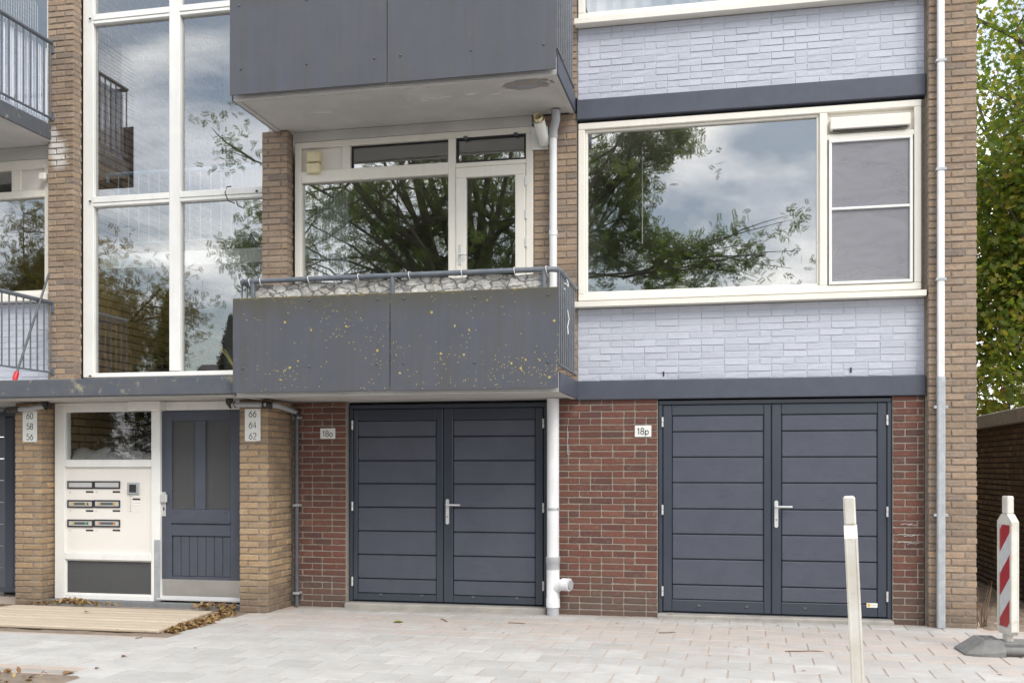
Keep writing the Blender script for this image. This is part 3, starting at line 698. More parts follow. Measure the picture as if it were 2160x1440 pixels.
lb, pa, pb_ = balcony('lower balcony with lichen-spotted grey panels and stone-print screen behind the rail', XL, XR, 2.05, (2.075, 2.935), 3.095, 2.045, M['panel_low'], False)
bolts(pa, [(513, 776), (653, 772), (796, 767), (797, 631), (653, 633)], -1.058)
bolts(pb_, [(852, 766), (1001, 764), (1156, 763), (852, 629), (1002, 627), (1157, 621)], -1.058)
ub, pa, pb_ = balcony('upper balcony with plain dark grey panels and peeling pale soffit', XL-.03, XR-.02, 4.75, (4.785, 5.90), 6.06, 4.755, M['panel_up'], True)
bolts(pa, [(508, 146), (647, 135), (790, 123), (505, 12), (647, 1)], -1.058)
bolts(pb_, [(845, 117), (994, 106), (1147, 94)], -1.058)
# peeling paint patch on the upper soffit: thin flakes
def patch(name, cx, cy, rx, ry, z, mat, parent, seed=1):
    from mathutils import noise as mn
    n = 40; top = []
    for k in range(n):
        a = 2*math.pi*k/n; q = 1+.35*mn.noise((math.cos(a)*2+seed, math.sin(a)*2, seed))+.15*mn.noise((math.cos(a)*7, math.sin(a)*7, seed))
        top.append((cx+rx*q*math.cos(a), cy+ry*q*math.sin(a)))
    m = MB(); v = [(x, y, z) for x, y in top]+[(x, y, z+.0015) for x, y in top]
    m.add(v, [tuple(range(n)), tuple(range(2*n-1, n-1, -1))]+[(k, k+n, (k+1) % n+n, (k+1) % n) for k in range(n)])
    return m.build(name, mat, parent)
M['peel'] = pmat('bare plaster under peeled paint', (.36, .29, .20), (.27, .28, .31), 13, .9, 60, .5)
M['peel_grey'] = pmat('old grey paint under flaked coat', (.31, .31, .34), (.27, .27, .29), 13, .9, 60, .3)
patch('peeled_paint', -1.80, -.80, .20, .12, 4.7652, M['peel_grey'], ub, 3)
for k in range(22):
    a_ = R.uniform(0, 6.28); q_ = R.random()**.6; patch('bare_spot', -1.76+.24*q_*math.cos(a_), -.82+.12*q_*math.sin(a_), R.uniform(.012, .06), R.uniform(.008, .03), 4.7640-.0001*k, M['peel'], ub, 5+k)
for k in range(16): patch('rust_spot', R.uniform(-4.3, -2.6), -1.0+R.uniform(.052, .075), R.uniform(.01, .07), R.uniform(.003, .008), 4.7652-.0001*k, M['twig'], ub, 40+k)
M['scuff'] = pmat('white scuff', (.74, .73, .71), (.66, .65, .63), 13, .9, 60, .3)
for cx_, cy_, n_ in ((-2.75, -.62, 9), (-3.75, -.50, 5), (-2.2, -.66, 6)):
    for k in range(n_): patch('scuff', cx_+R.uniform(-.22, .22), cy_+R.uniform(-.05, .05), R.uniform(.02, .09), R.uniform(.004, .012), 4.7653-.0001*k, M['scuff'], ub, 70+k)
# stone-print screen with ties
scr = MB(); n = 120; v = []; f = []
x0, x1 = XL+.13, XR-.10
for i in range(n+1):
    x = x0+(x1-x0)*i/n; y = -.965+.010*math.sin(i*.45)+.006*math.sin(i*1.3)
    tz = 3.055+.022*abs(math.cos(i*.13)); v += [(x, y, 2.25), (x, y, tz), (x, y+.002, tz), (x, y+.002, 2.25)]
for i in range(n):
    a = i*4; b = a+4
    for k in range(4): f.append((a+k, b+k, b+(k+1) % 4, a+(k+1) % 4))
f += [(0, 1, 2, 3), (n*4+3, n*4+2, n*4+1, n*4)]
scr.add(v, f); so = scr.build('privacy_screen', M['stone_print'], None, True)
tag(so, 'fabric privacy screen printed with grey stones behind the lower balcony rail', 'screen')
for px in (528, 551, 652, 757, 864, 975, 1086, 1153):
    x = X(px, -1.0); m = MB(); pts = [(x+.004*math.sin(a*2), -1.0+.030*math.cos(a), 3.088+.036*math.sin(a)) for a in [k*math.pi/8 for k in range(17)]]
    m.tube(pts, .0028, 6); m.build('tie', M['white'], so, True)
pts = [(XR-.01+.03*math.sin(k*.9), -.6-.02*k, 3.06-.015*k+.03*math.cos(k*1.7)) for k in range(9)]
m = MB(); m.tube(pts, .004, 6); tag(m.build('white_string', M['white'], None, True), 'white string knotted on the side handrail of the lower balcony', 'string')
pts = [(XR+.01, -.62, 2.80), (XR+.02, -.60, 2.72), (XR+.012, -.63, 2.65), (XR+.02, -.65, 2.58)]
m = MB(); m.tube(pts, .004, 6); tag(m.build('white_string', M['white'], None, True), 'short white string hanging on the side bars of the lower balcony', 'string')

# neighbour's balconies at the left photo edge
def side_balcony(label, soff, zrail, zb, xr=-7.03):
    t = thing('balcony', (xr-1, 0, soff), label, 'balcony')
    MB().tube([(xr, -1.10, zrail), (xr, -.09, zrail)], .022, 12).build('handrail', M['rail'], t, True)
    MB().tube([(xr, -1.10, zrail), (xr-2.5, -1.10, zrail)], .022, 12).build('handrail', M['rail'], t, True)
    for k in range(10): MB().tube([(xr, -.14-k*.105, zb), (xr, -.14-k*.105, zrail)], .0085, 8).build('baluster', M['rail'], t, True)
    bx('bottom_rail', xr-.015, xr+.015, -1.10, -.12, zb-.012, zb+.004, M['rail'], t, .002)
    bx('bracket', xr-.012, xr+.03, -.135, -.115, zrail-.11, zrail-.02, M['rail'], t, .002); bx('bracket', xr-.012, xr+.03, -.135, -.115, zb-.03, zb+.05, M['rail'], t, .002)
    return t
sb = side_balcony("neighbouring lower balcony railing at the left photo edge above the canopy", 2.25, 3.13, 2.40)
sb = side_balcony("neighbouring upper balcony railing with clear corrugated screening at top left", 4.83, 5.86, 5.07)
bx('front_panel', -9.6, -6.98, -1.16, -1.145, 4.72, 5.44, M['panel_up'], sb, .002)
bx('slab', -9.6, -7.04, -1.14, -.002, 4.83, 4.99, M['soffit'], sb, .004)
bx('slab_side', -7.038, -7.02, -1.14, -.14, 4.835, 4.995, M['navy_old'], sb, .004)
# corrugated clear plastic behind the bars and wire mesh above
V = []; F = []; n = 150
for i in range(n+1):
    y = -1.08+.95*i/n; x = -7.075+.013*math.sin(i*1.25); V += [(x, y, 4.985), (x, y, 5.80)]
F = [(2*i, 2*i+1, 2*i+3, 2*i+2) for i in range(n)]
cs = arrays_mesh('corrugated_screen', V, F, M['reed']); cs.data.shade_smooth(); tag(cs, 'translucent corrugated plastic screen behind the upper left railing bars', 'screen')
V2 = MB()
for k in range(24):
    y = -1.08+k*.045*.8; top = 6.35-(.55*max(0, (y+.75))**1.6 if y > -.75 else 0)
    top = 6.12+.20*math.sqrt(max(0, 1-((y+1.35)/1.14)**2))*1.6
    V2.tube([(-7.10, y, 5.55), (-7.10, y, top)], .0022, 4)
for k in range(16):
    z = 5.60+k*.045; V2.tube([(-7.102, -1.35, z), (-7.102, -1.35+1.12*math.sqrt(max(0.02, 1-max(0, (z-6.0)/.46)**2)), z)], .0022, 4)
tag(V2.build('wire_mesh', M['galv'], None), 'rounded grey wire mesh standing above the upper left balcony rail', 'mesh')
pa_, pz_ = Vector((X(33, -.75), -.75, 2.30)), Vector((X(103, -.20), -.20, Z(103, 578, -.2)))
m = MB().tube([pa_, pz_], .012, 10)
pb = m.build('umbrella_pole', M['darkpipe'], None, True); tag(pb, 'dark pole with a red tip leaning against the lower left railing', 'pole')
pd_ = (pz_-pa_).normalized(); MB().tube([pa_-pd_*.06, pa_-pd_*.02, pa_+pd_*.05], [.014, .028, .022], 10).build('red_tip', M['red_plastic'], pb, True)

# ================================================================== ROOMS (interiors seen through the glass)
def room(name, x0, x1, y0, y1, z0, z1, mat, t=.06):
    m = MB(); m.box(x0-t, x0, y0, y1+t, z0-t, z1+t); m.box(x1, x1+t, y0, y1+t, z0-t, z1+t)
    m.box(x0, x1, y1, y1+t, z0-t, z1+t); m.box(x0, x1, y0, y1, z0-t, z0); m.box(x0, x1, y0, y1, z1, z1+t)
    o = m.build(name, mat); o['kind'] = 'structure'; return o
bx('lintel', -9.6, -7.09, -.012, .2, 4.692, 4.828, M['soffit'], None, .003)['kind'] = 'structure'
room('living_room_wall', -1.50, 1.70, .10, 4.6, 2.27, 4.66, M['room'])
room('living_room_wall', -1.50, 1.70, .10, 4.6, 5.0, 7.2, M['room'])
room('balcony_room_wall', -4.30, -1.63, .10, 4.6, 2.27, 4.66, M['room'])
room('balcony_room_wall', -4.30, -1.63, .10, 4.6, 5.0, 7.2, M['room'])
room('neighbour_room_wall', -9.7, -7.15, .10, 4.6, 2.27, 4.66, M['room'])
room('neighbour_room_wall', -9.7, -7.15, .10, 4.6, 5.0, 7.2, M['room'])
room('stairwell_wall', -6.90, -4.50, .12, 3.2, 2.27, 7.2, M['plaster'])
room('hallway_wall', -6.95, -4.66, -.30, 3.2, 0.0, 2.045, M['hall'])
sw = bx('stair_brick_wall', -6.88, -6.762, .10, 3.1, 2.25, 7.1, M['mortar_dark'], None, 0); tag(sw, 'brown brick stairwell wall seen through the tall stair windows', 'wall')
it = []; lay(it, -6.755, .10, 2.25, 7.1, 3.0, math.pi/2, .06, pitch=.0825, joint=.014); emit_bricks(it, sw, M['brick_in'], .004, .0015, 300, eye=Vector((-6.8, .3, 4)))
sw2 = bx('hall_brick_wall', -6.93, -6.815, -.28, 3.1, 0.02, 2.04, M['mortar_dark'], None, 0); tag(sw2, 'yellow brick hallway wall seen through the glass above the mailboxes', 'wall')
it = []; lay(it, -6.808, -.28, 0.02, 2.04, 3.3, math.pi/2, .06, pitch=.0825, joint=.014); emit_bricks(it, sw2, M['brick_in'], .004, .0015, 300, eye=Vector((-6.8, .3, 1.8)))
ld = bx('stair_landing', -6.75, -4.55, .31, 1.5, 3.55, 3.705, M['white'], None, .004); tag(ld, 'white stair landing edge crossing behind the stair windows', 'landing')
lr = thing('landing_railing', (-5.6, .36, 3.71), 'pale blue landing railing seen through the stair windows', 'railing')
MB().tube([(-6.69, .36, 4.50), (-6.69, .36, 4.585), (-4.56, .36, 4.585)], .021, 10).build('handrail', M['rail_in'], lr, True)
MB().tube([(-6.60, .36, 3.83), (-4.56, .36, 3.83)], .008, 8).build('bottom_rail', M['rail_in'], lr, True)
for k in range(17): MB().tube([(-6.56+k*.122, .36, 3.83), (-6.56+k*.122, .36, 4.57)], .006, 6).build('baluster', M['rail_in'], lr, True)
bk = thing('paper_sacks', (-6.2, -.2, 1.44), 'white paper sacks lying behind the glass above the mailboxes', 'sacks')
for j, (xa, xb, zt) in enumerate(((-6.70, -6.30, 1.61), (-6.42, -5.90, 1.575), (-6.05, -5.76, 1.55))):
    n = 14; V = []; F = []
    for a in range(n):
        for b in range(6):
            V.append((xa+(xb-xa)*a/(n-1), -.26+b*.05, 1.468+(zt-1.468)*max(0, math.sin(math.pi*min(1, b/4.2)))*(.88+.12*math.sin(a*.7+j))+.003*math.sin(a*2.7+b*2)))
    F = [(a*6+b, a*6+b+1, (a+1)*6+b+1, (a+1)*6+b) for a in range(n-1) for b in range(5)]
    o = arrays_mesh('sack', [(x-WL[bk.name].x, y-WL[bk.name].y, z-WL[bk.name].z) for x, y, z in V], F, M['bag'], bk); o.data.shade_smooth()
bx('inner_ledge', -6.74, -5.72, -.26, .05, 1.445, 1.467, M['offwhite'], bk, .003)
# living room contents: door leaf and blind cord
bx('interior_door', -.9, -.05, 4.52, 4.56, 2.3, 4.3, M['plaster'], None, .004)['kind'] = 'structure'

def curtain(label, xa, xb, y, za, zb, amp=.03, mat='curtain'):
    n = 70; V = []
    for i in range(n+1):
        x = xa+(xb-xa)*i/n; V += [(x, y+amp*math.sin(i*.95)+amp*.3*math.sin(i*2.3), za), (x, y+amp*math.sin(i*.95+.2), zb)]
    o = arrays_mesh('curtain', V, [(2*i, 2*i+1, 2*i+3, 2*i+2) for i in range(n)], M[mat]); o.data.shade_smooth(); tag(o, label, 'curtain'); return o
curtain('pale curtain gathered at the left inside the balcony window', -4.22, -3.86, .28, 2.3, 4.6)
curtain('net curtain hanging inside the small window behind the insect screen', .80, 1.58, .25, 2.4, 4.6)
sofa = thing('houseplant', (-.55, .45, 2.27), 'potted houseplant dimly seen behind the big window pane', 'plant')
MB().tube([(-.55, .45, 2.95), (-.55, .45, 2.97), (-.55, .45, 3.14), (-.55, .45, 3.15)], [.07, .08, .11, .11], 16).build('pot', M['offwhite'], sofa, True)
tl = MB(); tl.box(-1.3, .4, .32, .60, 2.90, 2.945, .004); tag(tl.build('window_ledge', M['offwhite']), kind='structure')

# ================================================================== WINDOWS
def pane(x0, x1, z0, z1, y, parent, mat='glass', name='pane'):
    return bx(name, x0, x1, y, y+.006, z0, z1, M[mat], parent, 0)
# --- big window
w = thing('window', (.08, 0, 2.97), 'big white framed window over garage 18p, tree mirrored in its wide left pane', 'window')
x0, x1, z0, z1 = -1.452, 1.615, 2.975, 4.655
xm0, xm1 = X(1727, 0), X(1746, 0)
m = MB(); frame_mb(m, x0, x1, z0, z1, .062, -.012, .09, .006); m.box(xm0+.006, xm1-.004, -.012, .09, z0+.062, z1-.062, .006); m.build('frame', M['cream'], w)
m = MB(); frame_mb(m, x0+.062, xm0+.006, z0+.062, z1-.062, .024, .014, .085, .005); m.build('glazing_bead', M['cream'], w)
pane(x0+.084, xm0-.016, z0+.084, z1-.084, .045, w)
xs0, xs1 = xm1-.004, x1-.062; zt = Z(1835, 282, 0)
m = MB(); m.box(xs0, xs1, -.008, .085, zt-.035, zt+.012, .004); m.build('transom', M['cream'], w)
bx('blank_panel', xs0, xs1, .035, .05, zt+.01, z1-.06, M['cream'], w, 0)
v = bx('ventilation_grille', xs0+.02, xs1-.03, -.045, .06, Z(1835, 275, 0)+.012, Z(1835, 246, 0), M['cream'], w, .01)
bx('grille_slot', xs0+.045, xs1-.055, -.042, -.02, Z(1835, 275, 0)+.0, Z(1835, 275, 0)+.011, M['black'], v, 0)
zb = z0+.062
m = MB(); frame_mb(m, xs0+.012, xs1-.012, zb+.004, zt-.04, .026, -.026, .02, .004); sf = m.build('screen_frame', M['white'], w)
zc = Z(1835, 438, 0)
m = MB(); m.box(xs0+.038, xs1-.038, -.024, .0, zc-.011, zc+.011, .003); m.build('crossbar', M['white'], w)
m = MB(); frame_mb(m, xs0+.038, xs1-.038, zb+.03, zt-.066, .03, .022, .07, .004); m.build('sash', M['cream'], w)
pane(xs0+.068, xs1-.068, zb+.06, zt-.096, .05, w)
bx('insect_screen', xs0+.038, xs1-.038, -.004, -.002, zb+.03, zt-.066, M['insect'], w, 0)
m = MB(); m.prism([(0, 0)], 0, 0) if False else None
sill = MB(); s0, s1 = -1.475, 1.642
sill.add([(s0, -.10, 2.905), (s1, -.10, 2.905), (s1, -.10, 2.955), (s0, -.10, 2.955), (s0, .05, 2.905), (s1, .05, 2.905), (s1, .05, 2.973), (s0, .05, 2.973)],
         [(0, 1, 2, 3), (4, 7, 6, 5), (3, 2, 6, 7), (0, 4, 5, 1), (0, 3, 7, 4), (1, 5, 6, 2)])
sill.build('sill', M['cream'], w)
cd = MB().tube([(X(1355, .5), .5, 3.6), (X(1355, .5), .5, 4.55)], .006, 6)
cd.build('blind_cord', M['white'], w, True)
# --- window above
w = thing('window', (.08, 0, 5.63), 'white framed window with net curtain cut off by the top photo edge', 'window')
m = MB(); frame_mb(m, x0, x1, 5.635, 7.2, .062, -.012, .09, .006); m.box(xm0+.006, xm1-.004, -.012, .09, 5.697, 7.13, .006); m.build('frame', M['cream'], w)
pane(x0+.064, xm0-.016, 5.70, 7.13, .045, w); pane(xm1, x1-.064, 5.70, 7.13, .045, w)
sill = MB(); a = 5.565
sill.add([(s0, -.10, a), (s1, -.10, a), (s1, -.10, a+.05), (s0, -.10, a+.05), (s0, .05, a), (s1, .05, a), (s1, .05, a+.068), (s0, .05, a+.068)],
         [(0, 1, 2, 3), (4, 7, 6, 5), (3, 2, 6, 7), (0, 4, 5, 1), (0, 3, 7, 4), (1, 5, 6, 2)])
sill.build('sill', M['cream'], w)
V = []; n = 160
for i in range(n+1): V += [(-1.4+2.95*i/n, .22+.025*math.sin(i*.8)+.01*math.sin(i*2.1), 5.68), (-1.4+2.95*i/n, .22+.03*math.sin(i*.8+.3), 7.1)]
cu = arrays_mesh('net_curtain', V, [(2*i, 2*i+1, 2*i+3, 2*i+2) for i in range(n)], M['curtain']); cu.data.shade_smooth(); tag(cu, 'white net curtain behind the topmost window', 'curtain')
# --- balcony window and door
w = thing('balcony_window', (-3.1, 0, 2.25), 'cream framed balcony window with glazed door behind the lower balcony', 'window')
x0, x1, z0, z1 = -4.335, -1.888, 2.21, 4.663
xd0, xd1 = X(950, 0), X(1117, 0)
zt0, zt1 = Z(800, 377, 0), Z(800, 352, 0)
m = MB(); frame_mb(m, x0, x1, z0, z1, .07, -.012, .09, .006, wt=.062); m.box(X(946, 0), X(962, 0), -.012, .09, z0+.07, z1-.062, .005)
m.box(x0+.07, X(946, 0), -.010, .088, zt0, zt1, .005); m.box(X(722, 0), X(739, 0), -.008, .088, zt1, z1-.062, .005)
m.box(X(962, 0), x1-.07, -.016, .088, Z(1035, 349, 0)-.005, Z(1035, 343, 0)+.01, .004)
m.build('frame', M['cream'], w)
pane(x0+.07, X(946, 0), z0+.07, zt0, .04, w)
bx('blank_panel', x0+.07, X(722, 0), .03, .05, zt1, z1-.062, M['offwhite'], w, .002)
pane(X(739, 0), X(946, 0), zt1, z1-.062, .05, w)
m = MB(); frame_mb(m, X(739, 0), X(946, 0), zt1, z1-.062, .012, .03, .049, .002); m.build('glazing_bead', M['black'], w)
fz0, fz1 = Z(1035, 343, 0)+.012, z1-.064
m = MB(); frame_mb(m, X(962, 0)+.002, x1-.072, fz0, fz1, .018, -.0, .05, .003); m.build('transom_sash', M['black'], w)
pane(X(962, 0)+.02, x1-.09, fz0+.018, fz1-.018, .02, w)
for px in (983, 1089): bx('sash_catch', X(px, 0)-.02, X(px, 0)+.02, -.035, -.001, z1-.085, z1-.055, M['darkpipe'], w, .006)
# door leaf
dz1 = Z(1035, 349, 0)-.008
m = MB(); frame_mb(m, X(962, 0)+.004, x1-.073, z0+.075, dz1, .10, -.022, .03, .005); dl = m.build('door_leaf', M['cream'], w)
pane(X(962, 0)+.104, x1-.173, z0+.175, dz1-.10, .01, dl)
bx('handle_plate', X(963, -.03)+.018, X(963, -.03)+.048, -.030, -.0225, 3.36, 3.56, M['alu'], dl, .003)
MB().tube([(X(966, -.03)+.02, -.03, 3.455), (X(966, -.03)+.02, -.065, 3.455), (X(985, -.06), -.068, 3.45)], .008, 8).build('handle', M['alu'], dl, True)
for pz in (383, 453, 512): bx('hinge', x1-.078, x1-.056, -.034, -.0125, Z(1117, pz, 0)-.045, Z(1117, pz, 0)+.045, M['alu'], w, .005)
# cream wall box left
cbx = thing('wall_box', (X(662, -.03), -.03, 4.36), 'yellowed double vent box on the blank panel at the left of the balcony window', 'vent')
for a, b in ((319, 343), (344, 367)):
    m = MB(); q = RC(648, 676, a, b, -.03); m.box(q[0], q[1], -.06, .028, q[2]+.002, q[3]-.004, .012); m.build('vent_cap', M['cream_old'], cbx)
# --- neighbour window at the left
w = thing('window', (-8.3, 0, 3.2), 'cream framed neighbour window at the left photo edge behind the railing', 'window')
x0, x1, z0, z1 = -9.6, -7.10, 3.24, 4.69
m = MB(); frame_mb(m, x0, x1, z0, z1, .10, -.012, .09, .006, wb=.05); m.box(x0+.1, x1-.1, -.01, .088, 4.285, 4.36, .005); m.box(X(25, 0), X(45, 0), -.008, .088, 4.36, 4.59, .005); m.build('frame', M['cream'], w)
pane(x0+.1, x1-.1, 3.29, 4.285, .04, w); pane(x0+.1, X(25, 0), 4.36, 4.59, .04, w)
bx('blank_panel', X(45, 0), x1-.1, .03, .05, 4.36, 4.59, M['offwhite'], w, .002)
bx('sill', x0, x1, -.09, .02, 3.165, 3.238, M['cream'], w, .006)
tag(bx('wall_lamp_box', X(85, -.05), -7.13, -.09, -.013, 4.44, 4.52, M['offwhite'], None, .012), 'small cream box fixed on the neighbour window frame beside the tall pier', 'vent')
w = thing('window', (-8.3, 0, 5.0), 'neighbour balcony glazing behind the corrugated screen at top left', 'window')
m = MB(); frame_mb(m, x0, x1, 4.95, 7.2, .07, -.012, .09, .006); m.build('frame', M['cream'], w); pane(x0+.07, x1-.07, 5.02, 7.13, .04, w)
# --- stair windows
w = thing('stair_window', (-5.7, .03, 2.35), 'tall white framed stair windows over the entrance canopy', 'window')
x0, x1, z0, z1 = -6.765, -4.58, 2.35, 7.2
zc1 = Z(280, 421, .03); zc2 = Z(280, 33, .03)
m = MB(); m.box(x0, X(197, .03), .03, .11, z0, z1, .005); m.box(X(357, .03), X(380, .03), .026, .11, z0+.05, z1, .005); m.box(x1-.06, x1, .03, .11, z0, z1, .005)
m.build('post', M['white'], w)
for zc in (zc1, zc2):
    for a, b in ((X(197, .03), X(357, .03)), (X(380, .03), x1-.06)):
        m = MB(); m.box(a, b, .034, .11, zc-.055, zc+.055, .004); m.box(a, b, .020, .033, zc-.012, zc+.05, .003); m.box(a, b, .024, .033, zc-.05, zc-.020, .003); m.build('transom', M['white'], w)
m = MB(); m.box(X(197, .03), x1-.06, .03, .11, z0, z0+.045, .004); m.build('bottom_rail', M['white'], w)
for za, zb_ in ((z0+.045, zc1-.055), (zc1+.055, zc2-.055), (zc2+.055, z1)):
    for a, b in ((X(197, .03), X(357, .03)), (X(380, .03), x1-.06)): pane(a, b, za, zb_, .075, w)
for zc in (zc1, zc2, z0+.01):
    for px in (192, 543): bx('drain_cap', X(px, .03)-.012, X(px, .03)+.012, .006, .019, zc-.004, zc+.012, M['ink'], w, .002)
m = MB().tube([(X(497, .0), -.02, Z(497, 430, 0)), (X(484, 0), -.03, Z(484, 425, 0)), (X(478, 0), -.035, Z(478, 408, 0)), (X(482, 0), -.03, Z(482, 396, 0)), (X(488, 0), -.0, Z(488, 393, 0))], .006, 8)
tag(m.build('cable', M['ink'], None, True), 'short black cable looping out of the stair window crossbar', 'cable')

# ================================================================== ENTRANCE
YE = -.36
e = thing('entrance_frontage', (-5.9, YE, .05), 'white entrance frontage with glass top, mailbox board and wired glass below', 'entrance')
zt, zb = 2.057, .055
xl, xr = X(115, YE), -4.69
m = MB()
m.box(xl, X(137, YE), YE, YE+.10, zb, zt, .005)                       # left post
m.box(X(319, YE), X(338, YE), YE-.004, YE+.10, zb, zt, .005)          # mullion
m.box(X(137, YE), X(319, YE), YE, YE+.10, Z(230, 868, YE), zt, .004)
m.box(X(338, YE), xr, YE, YE+.10, Z(420, 864, YE), zt-.002, .004)
m.box(X(137, YE), X(319, YE), YE-.006, YE+.10, Z(230, 985, YE), Z(230, 969, YE), .005)
m.box(X(137, YE), X(319, YE), YE-.006, YE+.10, Z(230, 1181, YE), Z(230, 1166, YE), .005)
m.box(X(137, YE), X(319, YE), YE, YE+.10, zb, Z(230, 1254, YE), .005)
m.build('frame', M['white'], e)
pane(X(137, YE), X(319, YE), Z(230, 969, YE), Z(230, 868, YE), YE+.04, e, 'glass_thin')
mbp = bx('mailbox_board', X(137, YE), X(319, YE), YE+.02, YE+.06, Z(230, 1166, YE), Z(230, 985, YE), M['offwhite'], e, .003)
bx('wired_pane', X(137, YE), X(319, YE), YE+.03, YE+.05, Z(230, 1254, YE), Z(230, 1181, YE), M['wired'], e, 0)
m = MB(); frame_mb(m, X(137, YE), X(319, YE), Z(230, 1254, YE), Z(230, 1181, YE), .012, YE+.012, YE+.029, .003); m.build('glazing_bead', M['white'], e)
bx('steel_edge', X(325, YE-.006), X(338, YE-.006), YE-.007, YE-.0045, .06, Z(332, 1138, YE), M['galv'], e, 0)
bx('threshold', X(108, YE), xr, YE-.06, YE+.12, -.02, zb-.001, M['concrete_dark'], None, .006)['kind'] = 'structure'
YB = YE+.02
rows = [(1014, 1030, ((None, None), (None, None))), (1054, 1070, (('yellow', 'yellow'), ('yellow', 'yellow'))), (1095, 1111, (('lime', 'green'), ('orange', 'orange')))]
nums = [('60', '66'), ('58', '64'), ('56', '62')]
desc = [('top left', 'top right'), ('middle left', 'middle right'), ('bottom left', 'bottom right')]
for ri, (pa_, pb2, stk) in enumerate(rows):
    for ci, (p0, p1) in enumerate(((143, 197.5), (198.5, 254))):
        q = RC(p0, p1, pa_, pb2, YB)
        lab = {0: 'without sticker', 1: 'with yellow stickers', 2: 'with yellow and green stickers' if ci == 0 else 'with orange stickers'}[ri]
        mb_ = thing('mail_slot', ((q[0]+q[1])/2, YB, q[2]), f'dark mail slot {nums[ri][ci]}, {desc[ri][ci]} of six, {lab}', 'mail slot', 'mail slots on the white board')
        m = MB(); frame_mb(m, q[0], q[1], q[2], q[3], .013, YB-.014, YB, .003); m.build('frame', M['ink'], mb_)
        bx('flap', q[0]+.013, q[1]-.013, YB-.007, YB-.0005, q[2]+.013, q[3]-.013, M['alu'], mb_, .002)
        if stk[ci][0]:
            xa, xb = q[0]+.055, q[1]-.055; zc = (q[2]+q[3])/2
            bx('sticker', xa, xb, YB-.0085, YB-.0075, zc-.0125, zc+.0125, M['darkpipe'], mb_, 0)
            bx('yes_no_field', xa+.002, xa+.024, YB-.0095, YB-.0088, zc-.011, zc+.011, M[stk[ci][0]], mb_, 0)
            xk = xb-.024 if ci == 1 else xb-.04
            bx('yes_no_field', xk, xk+.022, YB-.0095, YB-.0088, zc-.011, zc+.011, M[stk[ci][1]], mb_, 0)
        np0, np1 = p1-16, p1-.5
        nq = RC(np0, np1, pb2+5, pb2+8.5, YB)
        bx('name_plate', nq[0], nq[1], YB-.004, YB-.0005, nq[2], nq[3], M['ink'], mb_, .001)
        text(nums[ri][ci], .017, q[0]+.03, YB-.002, Z(p0, pb2+7, YB), M['engrave'], mb_, 'number')
q = RC(270, 294.5, 1017, 1042, YB)
ic = thing('intercom', ((q[0]+q[1])/2, YB, q[2]), 'grey intercom with dark camera window and six bell buttons', 'intercom')
bx('housing', q[0], q[1], YB-.02, YB-.0005, q[2], q[3], M['galv'], ic, .004)
bx('camera_window', q[0]+.027, q[1]-.027, YB-.023, YB-.0205, q[2]+.02, q[3]-.02, M['ink'], ic, .001)
for k in range(6):
    zc = Z(285, 1046+k*6.1, YB); xx = X(275.5, YB)
    MB().tube([(xx, YB, zc), (xx, YB-.006, zc)], .008, 10).build('bell_button', M['alu'], ic, True)
    bx('name_field', X(280, YB), X(296, YB), YB-.003, YB-.0005, zc-.009, zc+.008, M['ink'] if k == 1 else M['plate'], ic, .001)
    text(['66', '64', '62', '60', '58', '56'][k], .009, X(270, YB), YB-.002, zc, M['engrave'], ic, 'number')
q = RC(273, 341, 843, 864, YE-.08)
tag(bx('lamp_box', q[0], q[1], YE-.12, YE-.001, q[2]-.01, 2.058, M['plate'], None, .008), 'flat white box under the canopy above the entrance door frame', 'box')
# door
YD = YE+.03
d = thing('entrance_door', (X(420, YD), YD, .06), 'dark blue entrance door with two wired glass panes and steel kick plate', 'door')
dx0, dx1, dz0, dz1 = X(338.5, YD), -4.70, .075, Z(420, 865, YD)
gx = [X(362, YD), X(411, YD), X(433, YD), X(486, YD)]
gz0, gz1 = Z(423, 1074, YD), Z(423, 887, YD)
m = MB(); m.box(dx0, gx[0], YD, YD+.05, dz0, dz1, .004); m.box(gx[3], dx1, YD, YD+.05, dz0, dz1, .004)
m.box(gx[0], gx[3], YD, YD+.05, gz1, dz1, .004); m.box(gx[1], gx[2], YD, YD+.05, gz0, gz1, .004)
zr0 = Z(423, 1103, YD); m.box(gx[0], gx[3], YD, YD+.05, zr0, gz0, .004); zr1 = Z(423, 1130, YD); m.box(gx[0], gx[3], YD, YD+.05, zr1, zr0-.014, .004)
m.box(gx[0], gx[3], YD+.01, YD+.05, zr0-.014, zr0, 0); zr2 = Z(423, 1216, YD); m.box(gx[0], gx[3], YD, YD+.05, dz0, zr2, .004)
m.build('stiles_and_rails', M['navy'], d)
m = MB().box(gx[0]-.004, gx[3]+.004, YD-.014, YD-.0005, zr0-.002, zr0+.012, .004); m.build('moulding', M['navy'], d)
pane(gx[0], gx[1], gz0, gz1, YD+.02, d, 'wired', 'wired_pane'); pane(gx[2], gx[3], gz0, gz1, YD+.02, d, 'wired', 'wired_pane')
nb = 7
for k in range(nb):
    a = gx[0]+(gx[3]-gx[0])*k/nb; b = gx[0]+(gx[3]-gx[0])*(k+1)/nb
    bx('board', a+.002, b-.002, YD+.014, YD+.04, zr2, zr1, M['navy'], d, .006)
bx('kick_plate', dx0+.004, dx1-.004, YD-.003, YD-.0005, .12, Z(420, 1222, YD), M['steel'], d, 0)
